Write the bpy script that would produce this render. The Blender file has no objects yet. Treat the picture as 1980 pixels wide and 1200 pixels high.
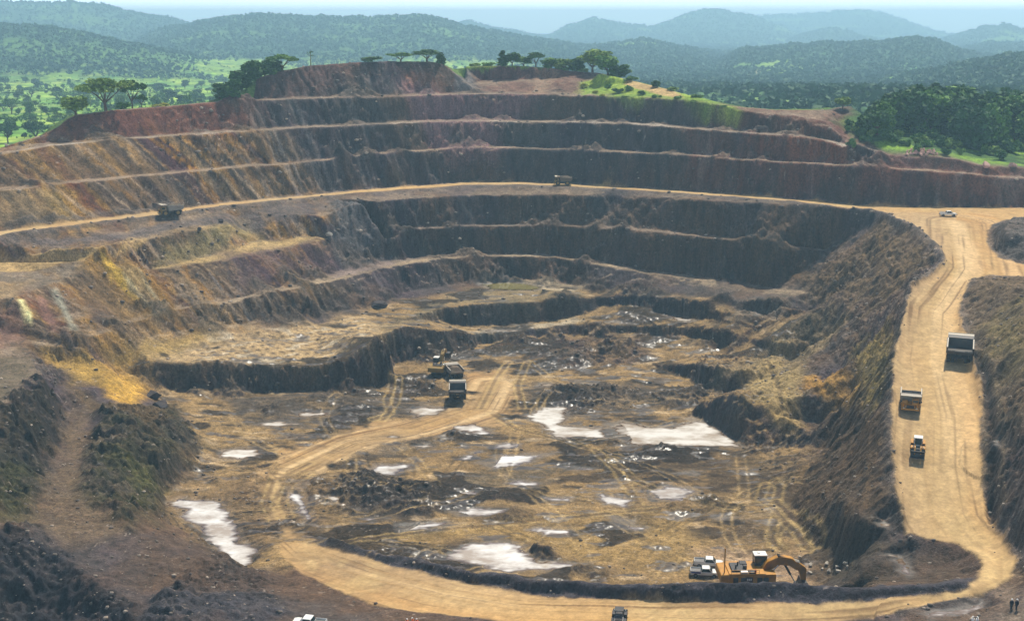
import bpy, bmesh, math, random
import numpy as np
from mathutils import Vector, Matrix, geometry
scene = bpy.context.scene
C = scene.collection
rad = math.radians
# ------------------------------------------------------------------ camera, light, exposure
PITCH = 13.2; FPX = 2390.0; CX, CY = 990.0, 600.0          # photograph is 1980 x 1200
cam = bpy.data.cameras.new('camera'); cam_o = bpy.data.objects.new('camera', cam); C.objects.link(cam_o)
cam.sensor_width = 36.0; cam.lens = 36.0*FPX/1980.0; cam.clip_start = 1.0; cam.clip_end = 60000
cam_o.location = (0, 0, 0); cam_o.rotation_euler = (rad(90-PITCH), 0, 0)
scene.camera = cam_o
SUN_EL, SUN_AZ = 57.0, 23.0                                 # azimuth measured from +Y towards +X
w = bpy.data.worlds.new('World'); scene.world = w; w.use_nodes = True
nt = w.node_tree; bg = nt.nodes['Background']
sky = nt.nodes.new('ShaderNodeTexSky'); sky.sky_type = 'NISHITA'; sky.sun_disc = False
sky.sun_elevation = rad(SUN_EL); sky.sun_rotation = rad(SUN_AZ)
sky.air_density = 1.0; sky.dust_density = 1.5; sky.ozone_density = 1.0; sky.altitude = 300
# thin bright cloud veil low in the tropical sky
tcw = nt.nodes.new('ShaderNodeTexCoord'); sxyz = nt.nodes.new('ShaderNodeSeparateXYZ'); vr = nt.nodes.new('ShaderNodeMapRange'); vr.interpolation_type = 'SMOOTHSTEP'
vr.inputs['From Min'].default_value = 0.0; vr.inputs['From Max'].default_value = 0.28; vr.inputs['To Min'].default_value = 0.85; vr.inputs['To Max'].default_value = 0.0
cn = nt.nodes.new('ShaderNodeTexNoise'); cn.inputs['Scale'].default_value = 5; cn.inputs['Detail'].default_value = 5; cm = nt.nodes.new('ShaderNodeMapRange'); cm.inputs['To Min'].default_value = .75; cm.inputs['To Max'].default_value = 1.2
vm = nt.nodes.new('ShaderNodeMath'); vm.operation = 'MULTIPLY'; vm.use_clamp = True; vx = nt.nodes.new('ShaderNodeMix'); vx.data_type = 'RGBA'; vx.inputs[7].default_value = (26, 26.8, 27, 1)
for a_, b_ in ((tcw.outputs['Generated'], sxyz.inputs[0]), (sxyz.outputs[2], vr.inputs['Value']), (tcw.outputs['Generated'], cn.inputs['Vector']), (cn.outputs['Fac'], cm.inputs['Value']), (vr.outputs[0], vm.inputs[0]), (cm.outputs[0], vm.inputs[1]), (vm.outputs[0], vx.inputs[0]), (sky.outputs[0], vx.inputs[6]), (vx.outputs[2], bg.inputs[0])): nt.links.new(a_, b_)
bg.inputs[1].default_value = 0.092
sun = bpy.data.lights.new('sun', 'SUN'); sun_o = bpy.data.objects.new('sun', sun); C.objects.link(sun_o)
sun.energy = 5.0; sun.angle = rad(0.6); sun.color = (1.0, 0.92, 0.77)
sd = Vector((math.sin(rad(SUN_AZ))*math.cos(rad(SUN_EL)), math.cos(rad(SUN_AZ))*math.cos(rad(SUN_EL)), math.sin(rad(SUN_EL))))
sun_o.rotation_euler = (-sd).to_track_quat('-Z', 'Y').to_euler()
scene.view_settings.view_transform = 'Standard'; scene.view_settings.look = 'None'
scene.view_settings.exposure = 0.2; scene.view_settings.gamma = 1.0
cy = scene.cycles
cy.max_bounces = 5; cy.diffuse_bounces = 2; cy.glossy_bounces = 2; cy.transmission_bounces = 3
cy.transparent_max_bounces = 6; cy.volume_bounces = 0; cy.use_denoising = True; cy.caustics_reflective = False

# ------------------------------------------------------------------ helpers: pixel <-> world, noise
_p = rad(PITCH); CP, SP = math.cos(_p), math.sin(_p)
def ray(px, py):
    a = (np.asarray(px, float)-CX); b = (CY-np.asarray(py, float))
    return a, FPX*CP + b*SP, -FPX*SP + b*CP
def P(px, py, z):
    x, y, dz = ray(px, py); t = z/dz
    return (float(x*t), float(y*t), float(z))
rs = np.random.RandomState(7)
_TAB = rs.rand(16, 256, 256).astype(np.float32)
def vn(x, y, seed=0):
    T = _TAB[seed % 16]
    x = np.asarray(x, np.float32) + 37.3*(seed+1); y = np.asarray(y, np.float32) + 91.7*(seed+1)
    xi = np.floor(x).astype(np.int32); yi = np.floor(y).astype(np.int32)
    fx = x-xi; fy = y-yi
    fx = fx*fx*(3-2*fx); fy = fy*fy*(3-2*fy)
    x0 = xi & 255; y0 = yi & 255; x1 = (xi+1) & 255; y1 = (yi+1) & 255
    return (T[x0, y0]*(1-fx)+T[x1, y0]*fx)*(1-fy) + (T[x0, y1]*(1-fx)+T[x1, y1]*fx)*fy
def fbm(x, y, seed=0, o=4, g=0.5):
    s = 0; a = 1.0; tot = 0
    c, q = math.cos(0.6), math.sin(0.6)
    for k in range(o):
        s = s + a*vn(x, y, seed+k); tot += a; a *= g
        x, y = (c*x-q*y)*2.03, (q*x+c*y)*2.03
    return s/tot*2-1
def sm(a, b, x):
    t = np.clip((x-a)/(b-a), 0, 1); return t*t*(3-2*t)
# ------------------------------------------------------------------ survey of the pit: break lines (photo x, photo y, elevation)
L = {}
L['summit'] = [(480,171,-26.7),(500,150,-22.6),(540,136,-20),(600,127,-18),(680,122,-17),(750,119,-16.7),(830,119,-17),(858,124,-18)]
L['grey_flank'] = [(858,124,-18),(872,132,-20),(890,146,-23.5),(906,163,-27.5),(922,178,-31)]
L['rim0_in'] = [(440,196,-31.4),(480,193.5,-31.2),(560,189,-31.2),(660,187,-31.2),(750,184,-31.2),(850,180.5,-31.2),(922,178,-31),(1000,177,-31),(1080,178,-31),(1120,182,-31)]
L['rim0'] = [(90,262,-40.7),(120,240,-36.8),(150,222,-34.2),(225,213,-33.3),(300,207,-32.6),(410,198,-31.6),(480,195.5,-31.4),(560,192,-31.3),(660,189.5,-31.3),(750,187.5,-31.3),(850,184,-31.3),(922,182,-31.3),(1000,182,-31.3),(1060,182,-31.3),(1120,186,-31.2),(1200,189,-31.2),(1290,192,-31.2),(1370,201,-32.4),(1430,214,-34.4),(1500,226,-36.8),(1560,236,-38.5),(1620,260,-42)]
L['amph_mid_out'] = [(940,163,-28),(1000,160,-27.6),(1060,155,-26.8),(1085,150,-26)]
L['amph_mid_in'] = [(930,156,-27),(1000,153,-26.8),(1050,150,-26)]
L['amph_top'] = [(897,128,-20),(930,128,-20.5),(1000,128,-21),(1060,131,-21.6),(1100,137,-22.5),(1160,143,-23.6)]
L['grass_rim'] = [(1160,143,-23.6),(1230,159,-26),(1290,173,-28.6),(1350,190,-31.2),(1400,203,-33)]
L['amph_right'] = [(1110,160,-27.5),(1145,158,-26.8),(1165,168,-28)]
L['right_sky'] = [(1440,209,-33.8),(1500,213,-34.6),(1560,213,-35),(1612,214,-36),(1640,205,-35)]
L['right_mid'] = [(1515,222,-36),(1545,226,-36.5),(1590,232,-38)]
L['L1_out'] = [(-220,325,-46.5),(-100,311,-45.5),(0,298,-44.4),(100,282,-43),(180,273.5,-42.5),(300,266,-42.5),(400,258.5,-42.3),(560,249,-41.9),(660,244,-41.8),(800,237,-41.8),(900,234.5,-41.9),(1000,236,-42.2),(1100,237,-42),(1210,240,-42.2),(1320,247,-42.4),(1430,256,-42.8),(1560,266,-43.6),(1640,284,-46.8),(1690,296,-48.4)]
L['L1_in'] = [(-220,312,-46.5),(-100,299,-45.5),(0,287,-44.4),(100,276,-43),(180,269.5,-42.5),(300,262,-42.5),(400,254.5,-42.3),(560,245.5,-41.9),(660,240,-41.8),(800,233,-41.8),(900,230.5,-41.9),(1000,231.5,-42.2),(1100,232.5,-42),(1210,236,-42.2),(1320,243,-42.4),(1430,252.5,-42.8),(1560,262.5,-43.6),(1640,280,-46.8)]
L['right_top'] = [(1690,296,-48.4),(1750,302,-49),(1800,303,-48.9),(1850,310,-50),(1880,318,-51.6),(1980,326,-53),(2200,335,-54)]
L['green_shelf'] = [(1640,240,-40.5),(1700,250,-43),(1800,258,-44.5),(1900,275,-47),(1980,290,-49),(2200,300,-50)]
L['forest_foot'] = [(1650,222,-38.5),(1740,226,-41.5),(1860,232,-43),(1980,246,-45),(2200,255,-46)]
L['L2_out'] = [(-220,399,-56),(-100,382,-55.2),(0,369,-54.6),(100,359,-54.7),(200,348,-54.5),(340,334,-54.4),(470,323,-54.5),(560,318,-54.6),(660,306,-53.7),(780,294,-52.9),(900,286,-52.3),(1000,286,-52.2),(1100,291,-52.4),(1210,294,-52.4),(1320,299.5,-52.4),(1430,308,-52.6),(1500,313,-52.7),(1560,317,-52.8),(1640,320,-53),(1750,327.5,-53.2),(1880,339,-54.8),(1980,345,-56),(2200,355,-57)]
L['L2_in'] = [(-220,393,-56),(-100,376.5,-55.2),(0,363.5,-54.6),(100,354,-54.7),(200,343.5,-54.5),(340,330,-54.4),(470,319.5,-54.5),(560,314.5,-54.6),(660,303,-53.7),(780,291,-52.9),(900,283,-52.3),(1000,283,-52.2),(1100,287.5,-52.4),(1210,291,-52.4),(1320,296,-52.4),(1430,304.5,-52.6),(1500,310,-52.7),(1560,314,-52.8),(1640,317,-53),(1750,324.5,-53.2),(1880,336,-54.8),(1980,342,-56),(2200,352,-57)]
L['L3_in'] = [(-220,474,-66.0),(-100,458,-65.98),(0,445,-65.96),(130,430,-65.94),(200,421,-65.92),(330,404,-65.9),(440,390,-65.88),(560,379,-65.86),(660,370,-65.84),(780,360,-65.82),(900,352,-65.8),(1000,351,-65.4),(1100,354,-65.0),(1210,361,-64.41),(1320,368,-63.92),(1500,381,-63.55),(1620,393,-63.55),(1700,398,-63.75),(1800,400.5,-64.0),(1880,401.5,-64.0),(1980,400,-64.0),(2200,402,-64.0)]
L['L3_out'] = [(-220,490,-66.0),(-100,472,-65.98),(0,458,-65.96),(130,440,-65.94),(200,431,-65.92),(330,414,-65.9),(440,398,-65.88),(560,385,-65.86),(660,376,-65.84),(780,366,-65.82),(900,358,-65.8),(1000,357,-65.4),(1100,360,-65.0),(1210,367,-64.41),(1320,374,-63.92),(1500,387,-63.55),(1600,397,-63.5)]
L['ramp_left'] = [(640,386,-66.85),(720,391,-67.33),(800,383,-67.22),(900,377,-67.4),(1000,377,-67.4),(1100,378.5,-67.1),(1200,381,-66.6),(1300,385,-65.3),(1400,390,-64.4),(1500,394.5,-64.15),(1600,400,-63.9),(1660,406,-64.05),(1700,415,-64.25),(1760,440,-64.9),(1810,480,-66.6),(1822,505,-67.8),(1800,530,-70.0),(1760,560,-71.5),(1745,600,-73.5),(1728,680,-78.5),(1720,760,-82),(1720,850,-85.3),(1725,930,-89),(1738,1000,-91.8),(1750,1035,-93),(1800,1045,-93),(1850,1055,-92.6),(1880,1070,-92),(1898,1087,-91.3),(1890,1110,-91),(1870,1130,-90.5),(1800,1145,-91),(1700,1152,-92),(1560,1160,-93.3),(1400,1158,-94.7),(1200,1152,-96.8),(1050,1148,-98.2),(900,1120,-100.6),(780,1092,-103),(680,1064,-105),(615,1046,-106.5)]
L['ramp_right'] = [(1880,540,-70.5),(1855,595,-74.5),(1862,640,-76.5),(1880,700,-79),(1905,780,-82.5),(1897,870,-85.5),(1905,950,-89),(1925,1015,-91),(1950,1060,-91.6),(1965,1095,-91.2),(1955,1120,-90.5),(1900,1150,-91),(1820,1170,-92),(1740,1188,-92.8),(1650,1205,-94)]
L['junction_low'] = [(1880,540,-70.5),(1915,533,-70),(1980,537,-70),(2200,545,-69)]
L['mound1_foot'] = [(1980,424,-65),(1940,428,-65.2),(1918,445,-66),(1920,475,-68.3),(1945,498,-69.2),(1980,510,-69.8)]
L['mound1_top'] = [(1945,432,-62),(1938,450,-62.8),(1980,465,-64.4),(2100,470,-64)]
L['bank_right'] = [(1900,548,-69),(1980,560,-66),(1980,700,-73),(1980,800,-76),(1980,900,-80),(1980,1000,-84.5),(1985,1080,-88.5)]
L['bank_far'] = [(2200,560,-60),(2200,800,-68),(2200,1000,-78),(2200,1150,-82)]
L['near_right'] = [(1975,1150,-89),(1960,1185,-88),(1880,1205,-90),(1760,1225,-92.5)]
# middle left
L['A_crest'] = [(-220,508,-67.5),(0,471,-67.5),(110,472,-67.5),(200,472,-68),(245,462,-68)]
L['A_in'] = [(-220,530,-70),(0,499,-71.8),(100,497,-72),(180,493,-71.8),(228,482,-71),(262,466,-69.4)]
L['A_out'] = [(-220,538,-70.2),(0,507,-72.3),(100,506,-72.3),(160,503,-72.2),(200,500,-72.4),(235,490,-71.4),(290,463,-70),(350,450,-69.3),(440,437,-69.6)]
L['C_in'] = [(-220,556,-72),(0,518,-74.5),(80,516,-74.5),(130,512,-74)]
L['C_out'] = [(-220,615,-78),(-60,597,-77.6),(30,578,-77),(80,558,-76.5),(120,541,-76),(150,529,-75.2)]
L['B_out'] = [(288,521,-78),(350,514,-78),(400,508,-78),(500,490,-78),(560,478,-78),(640,461,-77.8)]
L['B_in'] = [(288,521,-78),(350,506,-77.7),(400,492,-76.8),(450,480,-76.2),(500,463,-75.8),(600,455,-76.3),(628,455.5,-76.8)]
L['B_wall'] = [(505,414,-68.6),(560,416,-69),(620,419,-70)]
L['chute'] = [(702,404,-69.5),(714,430,-75),(726,462,-81),(738,496,-87)]
L['L5_out'] = [(735,453,-78),(800,445,-78.2),(900,437.5,-78.3),(1000,437,-78.3),(1100,438,-78.3),(1250,447,-78.3),(1400,462,-78.5),(1500,474.5,-78.7),(1600,486.5,-79)]
L['L5_in'] = [(745,448.5,-78),(800,441,-78.2),(900,433.5,-78.3),(1000,433,-78.3),(1100,434,-78.3),(1250,443,-78.3),(1400,458,-78.5),(1500,470.5,-78.7),(1600,483,-79)]
L['L6_out'] = [(100,671,-88.0),(165,657,-88.0),(270,619,-88.0),(350,602,-88.0),(480,580,-88.0),(560,562,-88.2),(640,542,-88.3),(700,527,-88.4),(760,515,-88.4),(850,502,-88.4),(950,496,-88.4),(1010,496,-88.44),(1080,500,-88.7),(1160,514,-89.0),(1250,527,-89.66),(1350,539,-90.4),(1500,560,-90.4),(1560,567,-90.0)]
L['L6_in'] = [(100,666,-87.8),(165,650,-87.8),(270,611,-87.9),(350,594,-87.8),(480,570,-87.8),(560,549,-88.0),(640,529,-88.1),(700,513,-88.2),(760,504,-88.3),(850,495,-88.4),(950,490,-88.4),(1010,490,-88.44),(1080,494,-88.7),(1160,508,-89.0),(1250,521,-89.66),(1350,534,-90.4),(1500,556,-90.4)]
L['toe7'] = [(190,692,-93.2),(270,655,-92.4),(330,642,-92.8),(450,628,-94),(560,612,-95.3),(640,602,-97),(700,595,-97.5),(740,585,-97.5),(800,562,-97.3),(900,548,-97),(1000,542,-97),(1080,548,-97),(1130,558,-96.5),(1200,564,-96),(1300,570,-94.5),(1400,578,-93.3),(1500,586,-91.8),(1580,600,-90.2)]
L['E1_crest'] = [(815,602,-99),(860,593,-99),(950,587,-98.6),(1050,584,-98.4),(1120,579,-98)]
L['E1_toe'] = [(825,617,-101.5),(850,622,-102.5),(900,629,-104.5),(980,630,-105),(1060,622,-104),(1130,607,-101.5)]
L['E2_crest'] = [(1075,568,-97.4),(1150,573,-96.8),(1250,574,-95.5),(1350,581,-94.6),(1405,598,-95.4),(1425,610,-96.4)]
L['E2_toe'] = [(1165,590,-99.3),(1250,591,-98.2),(1330,606,-98.6),(1390,622,-99)]
L['E3_crest'] = [(725,650,-101),(780,628,-101),(850,634,-102.6),(920,646,-105.5),(1000,642,-105.5),(1100,630,-104),(1200,627,-102.5),(1330,637,-102.5),(1440,648,-102),(1455,655,-102.7)]
L['E3_toe'] = [(765,722,-109),(765,702,-109),(850,694,-109.3),(930,668,-109),(1000,660,-108),(1100,650,-107),(1200,645,-105),(1320,652,-104.5),(1405,675,-106),(1395,692,-107)]
L['block_crest'] = [(253,716,-99),(270,707,-98.5),(300,703,-98.3),(400,702,-99),(500,704,-100),(600,707,-101),(660,701,-101.3),(720,686,-101.3),(744,667,-101),(725,650,-101)]
L['block_toe'] = [(262,737,-101.6),(300,756,-104.5),(400,758,-106),(500,758,-107.3),(600,756,-108),(680,753,-108.7),(750,744,-109),(765,722,-109)]
# right interior
L['P1_crest'] = [(1330,706,-107.8),(1370,714,-106),(1420,716,-105.5),(1465,723,-105)]
L['P1_toe'] = [(1325,730,-109.5),(1370,764,-110.3),(1415,764,-109.6),(1445,750,-108),(1475,736,-106.6)]
L['P2_crest'] = [(1385,775,-109.2),(1425,766,-107.4),(1450,785,-107),(1490,808,-107),(1520,815,-106.8),(1565,842,-106.4)]
L['P2_toe'] = [(1330,800,-109.8),(1390,832,-110),(1440,862,-110),(1500,872,-109.5),(1580,872,-107)]
L['P3_crest'] = [(1550,775,-103.6),(1600,780,-102.5),(1645,776,-101.5)]
L['P3_toe'] = [(1556,826,-106.3),(1615,835,-105.5),(1640,820,-103.8)]
L['P4_crest'] = [(1500,662,-103),(1530,668,-101.2),(1570,672,-101)]
L['P4_toe'] = [(1490,690,-104.4),(1530,702,-104.2),(1570,690,-102.6)]
L['slope_mid'] = [(1600,590,-88.6),(1640,620,-89),(1660,650,-89.5),(1660,700,-90),(1652,760,-92),(1650,830,-94),(1640,900,-96),(1622,960,-98),(1640,1000,-96),(1690,1015,-94)]
L['slope_toe'] = [(1608,680,-95.5),(1622,740,-98.5)]
L['slope_toe2'] = [(1610,872,-104),(1560,920,-106),(1530,980,-107.5),(1560,1040,-107.5),(1600,1075,-106.4)]
L['mound_br'] = [(1690,1015,-94),(1685,1060,-98),(1645,1092,-103),(1600,1112,-107.6)]
L['gully'] = [(1735,1060,-94.3),(1743,1090,-95.8),(1752,1114,-97),(1700,1126,-98.3),(1630,1138,-100.2)]
L['basin'] = [(1790,1068,-94.5),(1835,1092,-94.9),(1862,1112,-93.6)]
L['basin2'] = [(1790,1105,-95.6),(1820,1118,-94.6)]
L['berm'] = [(1855,1119,-89.6),(1800,1131,-89.9),(1700,1136,-90.6),(1560,1129,-91.3),(1400,1120,-91.7),(1200,1124,-94.4),(1050,1120,-95.9),(900,1095,-98.4),(780,1075,-101.4),(700,1058,-103.4),(640,1039,-105)]
L['near_edge'] = [(470,985,-108),(520,1040,-107),(580,1120,-103.8),(700,1170,-100.7),(900,1196,-98.2),(1100,1206,-96.8),(1400,1212,-95.2)]
# left foreground
L['corr_left'] = [(72,728,-89),(100,757,-93.5),(130,790,-97.5),(120,850,-98.6),(82,930,-98.7),(62,1000,-98.2)]
L['corr_right'] = [(185,800,-97.5),(165,880,-98.8),(160,950,-98.9),(250,1030,-99.2),(330,1062,-100.6)]
L['corr_top'] = [(110,700,-92),(130,742,-95.4)]
L['corr_top2'] = [(195,705,-94),(205,752,-97.2),(230,790,-99.5)]
L['green_toe'] = [(320,782,-105.2),(388,850,-107.2),(372,900,-107.8),(316,960,-108),(332,1012,-107.6),(400,1052,-107.2),(485,1102,-106)]
L['green_mid'] = [(255,830,-99),(262,880,-100.2),(225,930,-99.8),(270,990,-101)]
L['left_block'] = [(-220,760,-84),(-100,800,-85.5),(0,788,-87),(30,760,-87.6),(70,730,-88)]
L['left_slope'] = [(-220,900,-82),(0,900,-95)]
L['left_low'] = [(-220,690,-84.5),(0,640,-84.5),(60,668,-86.8)]
L['bl_top'] = [(-220,1100,-94),(0,1100,-98.5),(0,1200,-104),(120,1200,-104.5)]
L['bl_toe'] = [(-220,985,-88),(0,1012,-95.6),(60,1025,-97.2),(120,1080,-98.6),(200,1140,-99.2),(255,1172,-98.8)]
L['bl_flat'] = [(300,1100,-100.2),(350,1150,-99.8),(430,1130,-102.6),(500,1160,-101)]
L['bl_hump'] = [(340,1195,-96.8),(400,1190,-97.3),(460,1200,-97.6)]
L['bottom'] = [(-220,1420,-104),(0,1420,-106),(300,1420,-100),(700,1420,-95),(1200,1420,-94),(1700,1420,-91),(2200,1420,-86)]
PTS = [(1000,750,-109.6),(1150,760,-109.6),(1250,700,-108.4),(880,770,-109.4),(700,800,-109),(500,800,-108.2),(420,790,-107.3),(600,900,-109),(800,900,-109.3),(1000,900,-109.6),(1200,900,-109.7),(1350,900,-109.6),(600,1000,-108.3),(800,980,-109),(1000,1000,-109.3),(1250,1000,-109),(1400,980,-109),(1480,920,-109),(1450,1080,-108.5),(1250,1080,-108.8),(1050,1070,-109.4),(850,1040,-109.2),(700,1020,-108.4),(1500,745,-102.5),(1600,742,-98.8),(1560,640,-99),(1480,620,-97.5),(450,900,-108.3),(420,980,-108.2),(1300,613,-100),(1150,680,-108.6),(600,650,-98.6),(450,660,-96.6),(350,680,-96.5),(850,570,-97.8),(760,620,-99),(1080,720,-109.2),(350,830,-105.8),(450,840,-107.9)]

# elevations of the upper benches follow from their face slopes: every crest stands k*height behind the foot of its face
def _t(py):
    a = rad(PITCH)+math.atan((py-600)/FPX); return math.tan(a)
def _zat(nm, px):
    q = np.array(L[nm], float); z = np.interp(px, q[:, 0], q[:, 2]); py = np.interp(px, q[:, 0], q[:, 1]); return z, -z/_t(py)
def climb(nm, foot, k):
    out = []
    for px, py, z in L[nm]:
        zb, yb = _zat(foot, px); kk = k(px) if callable(k) else k; t = _t(py)
        out.append((px, py, -t*(yb-kk*zb)/(1+t*kk)))
    L[nm] = out
def level(nm, like): L[nm] = [(px, py, float(_zat(like, px)[0])+1e-3) for px, py, z in L[nm]]
kf = lambda px: float(np.interp(px, [0, 200, 450, 620, 800, 1400], [1.05, 1.0, .8, .6, .5, .45]))
climb('P1_crest', 'P1_toe', .6); climb('P2_crest', 'P2_toe', 1.0); climb('P3_crest', 'P3_toe', .6); climb('P4_crest', 'P4_toe', .6); climb('E1_crest', 'E1_toe', .6); climb('E2_crest', 'E2_toe', .6); climb('E3_crest', 'E3_toe', .8); climb('block_crest', 'block_toe', .35)
climb('L5_out', 'L6_in', 0.42); level('L5_in', 'L5_out'); climb('L2_out', 'L3_in', kf); level('L2_in', 'L2_out'); climb('L1_out', 'L2_in', kf); level('L1_in', 'L1_out')
climb('right_top', 'L2_in', 1.0); climb('rim0', 'L1_in', kf); level('rim0_in', 'rim0')
climb('summit', 'rim0_in', 0.95); climb('amph_mid_out', 'rim0_in', 4.0); climb('amph_mid_in', 'rim0_in', 4.6); climb('amph_right', 'rim0_in', 4.0)
climb('amph_top', 'amph_mid_in', 0.5); climb('grass_rim', 'rim0', 5.0); climb('right_mid', 'rim0', 2.0); climb('right_sky', 'rim0', 4.5)
g0, g1 = L['summit'][-1], L['rim0_in'][6]
L['grey_flank'] = [g0] + [(px, py, g0[2]+(g1[2]-g0[2])*(k+1)/4.0) for k, (px, py) in enumerate([(872,132),(890,146),(906,163)])] + [g1]
# ------------------------------------------------------------------ far country: valley floor and ridges (elevation of the outer land)
FAR_K = 1.55
RIDGES = [  # distance, front width, back width, skyline in photo pixels
 (3600, 900, 900, [(-500,0),(-150,2),(0,5),(70,8),(130,7),(200,11),(240,20),(300,33),(375,47),(450,70),(540,95)]),
 (2700, 800, 700, [(240,82),(300,62),(375,48),(430,37),(500,30),(560,33),(660,37),(720,35),(800,33),(850,37),(900,52),(960,64),(1080,82),(1200,100),(1300,125)]),
 (1750, 420, 500, [(-500,30),(-100,45),(0,53),(60,52),(110,57),(150,64),(250,86),(350,106),(430,124),(520,150)]),
 (5200, 900, 900, [(820,70),(870,50),(905,41),(950,53),(1000,63),(1080,75)]),
 (5600, 1100, 900, [(1000,85),(1060,70),(1100,50),(1145,36),(1200,45),(1260,54),(1310,36),(1360,20),(1400,22),(1450,31),(1500,50),(1560,70),(1620,85)]),
 (7200, 1300, 900, [(1380,45),(1450,33),(1530,28),(1600,25),(1650,20),(1700,24),(1750,42),(1800,60),(1850,67),(1950,80)]),
 (4700, 700, 700, [(1490,90),(1550,70),(1610,55),(1680,74),(1740,90)]),
 (2500, 600, 600, [(1050,110),(1120,95),(1180,87),(1240,78),(1320,92),(1400,112),(1480,130)]),
 (2000, 550, 600, [(1380,128),(1440,100),(1510,92),(1590,87),(1700,85),(1770,75),(1800,78),(1850,98),(1900,115),(2000,130)]),
 (4600, 900, 800, [(1780,90),(1840,72),(1900,53),(1940,47),(1990,62),(2100,80),(2300,85)]),
 (3000, 700, 700, [(1800,115),(1860,97),(1920,84),(2000,88),(2200,80),(2500,85)]),
 (1150, 330, 400, [(1560,196),(1640,182),(1700,168),(1780,148),(1850,132),(1950,113),(2050,105),(2300,100)]),
]
def outer_z(x, y, only_base=False):
    x = np.asarray(x, float); y = np.asarray(y, float)
    d = np.hypot(x, y)
    r = np.maximum(y, 1.0)
    px = CX + FPX*x/(r*CP+60*SP)
    base = -96 + 26*sm(200, 620, y) + 0*x
    base = base + 14*sm(60, 330, x)*sm(300, 520, y)*(1-sm(900, 1800, y))
    base = base + 6*fbm(x/260, y/260, 3, 3)*sm(500, 1200, d)
    base = base - 34*sm(680, 2500, d) - 40*sm(2500, 8000, d)
    if only_base: return base
    z = base
    for dist, fw, bw, prof in RIDGES:
        dist, fw, bw = dist*FAR_K, fw*FAR_K, bw*FAR_K
        pp = np.array(prof, float)
        py = np.interp(px, pp[:, 0], pp[:, 1])
        rx, ry, rz = ray(px, py)
        top = rz/ry*dist + dist*.0016*fbm(px/22, 0*px+dist/300, 7, 4)
        wob = dist*0.05*fbm(x/(dist*0.12), 0.3+dist/500+0*x, 5, 3)
        u = y-(dist+wob)
        k = np.where(u < 0, np.exp(-(u/fw)**2*1.6), np.exp(-(u/bw)**2*1.6))
        edge = sm(pp[0, 0]-60, pp[0, 0]+60, px)*(1-sm(pp[-1, 0]-60, pp[-1, 0]+60, px))
        spur = 1+0.25*fbm(x/(dist*0.055), y/(dist*0.12), 6, 3)*np.clip(-u/fw, 0, 1)
        z = np.maximum(z, base+(top-base)*np.clip(k*spur, 0, 1)*edge + (1-edge)*-1)
    return z

# ------------------------------------------------------------------ pit surface: constrained triangulation of the survey, rastered to a grid
X0, X1, Y0, Y1 = -300.0, 300.0, 118.0, 690.0
verts, edges = [], []
for nm, pts in L.items():
    i0 = len(verts)
    for p in pts:
        x, y, z = P(*p)
        verts.append((x, y, z))
    edges += [(i, i+1) for i in range(i0, len(verts)-1)]
for p in PTS: verts.append(P(*p))
bw = [P(*p) for p in L['berm']]                                  # hidden back foot of the bund
i0 = len(verts)
for k, (x, y, z) in enumerate(bw):
    floor = -108.8 if k > 3 else (-105, -104, -104.5, -107.5)[k]
    if k < 2: continue
    verts.append((x, y+3+(z-floor)*1.15, floor+0.3))
edges += [(i, i+1) for i in range(i0, len(verts)-1)]
def back(line, off, dz, lo=0):                                   # land falling away behind the rim
    for p in L[line]:
        x, y, z = P(*p); s = (y+off)/y
        verts.append((x*s, y+off, z+dz))
back('summit', 14, -1.5); back('summit', 45, -14)
for p in [(90,262,-40.7),(150,222,-34.2),(225,213,-33.3),(300,207,-32.6),(410,198,-31.6)]:
    x, y, z = P(*p); verts.append((x-6, y+9, z-0.8)); verts.append((x-25, y+45, z-14))
for p in [(910,128,-20.5),(1000,128,-21),(1100,137,-22.5),(1160,143,-23.6),(1230,159,-26),(1290,173,-28.6),(1350,190,-31.2)]:
    x, y, z = P(*p); verts.append((x+2, y+18, z-0.8)); verts.append((x+8, y+55, z-16))
for p in [(1440,209,-33.8),(1500,213,-34.6),(1560,213,-35)]:
    x, y, z = P(*p); verts.append((x+3, y+14, z-0.6)); verts.append((x+8, y+45, z-9))
ring = [(x, Y0) for x in np.arange(X0, X1, 40)] + [(X1, y) for y in np.arange(Y0, Y1, 40)] + \
       [(x, Y1) for x in np.arange(X1, X0, -40)] + [(X0, y) for y in np.arange(Y1, Y0, -40)]
for (x, y) in ring: verts.append((x, y, float(outer_z(x, y))))
va = np.array(verts)
inb = (va[:, 0] >= X0-.01) & (va[:, 0] <= X1+.01) & (va[:, 1] >= Y0-.01) & (va[:, 1] <= Y1+.01)
remap = np.cumsum(inb)-1
edges = [(int(remap[a]), int(remap[b])) for a, b in edges if inb[a] and inb[b]]
va = va[inb]
ov, oe, of, oov, ooe, oof = geometry.delaunay_2d_cdt([Vector((a, b)) for a, b, _ in va], edges, [], 0, 0.02)
tv = np.array([(v.x, v.y) for v in ov]); tz = np.full(len(tv), np.nan)
for i, src in enumerate(oov):
    if src: tz[i] = np.mean(va[src, 2])
bad = [i for i in range(len(tv)) if np.isnan(tz[i])]
if bad:
    print('crossings:', len(bad))
    for i in bad:
        dd = np.hypot(va[:, 0]-tv[i, 0], va[:, 1]-tv[i, 1]); j = np.argsort(dd)[:3]
        wgt = 1/(dd[j]+.1); tz[i] = (va[j, 2]*wgt).sum()/wgt.sum()
        x, y, z = tv[i, 0], tv[i, 1], tz[i]
        dep = y*CP - z*SP
        print('  cross near px', round(CX+FPX*x/dep), round(CY-FPX*(y*SP+z*CP)/dep), 'z', round(z, 1))
RS = 0.4
GX = np.arange(X0, X1+RS, RS); GY = np.arange(Y0, Y1+RS, RS)
HR = np.full((len(GY), len(GX)), np.nan)
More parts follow.
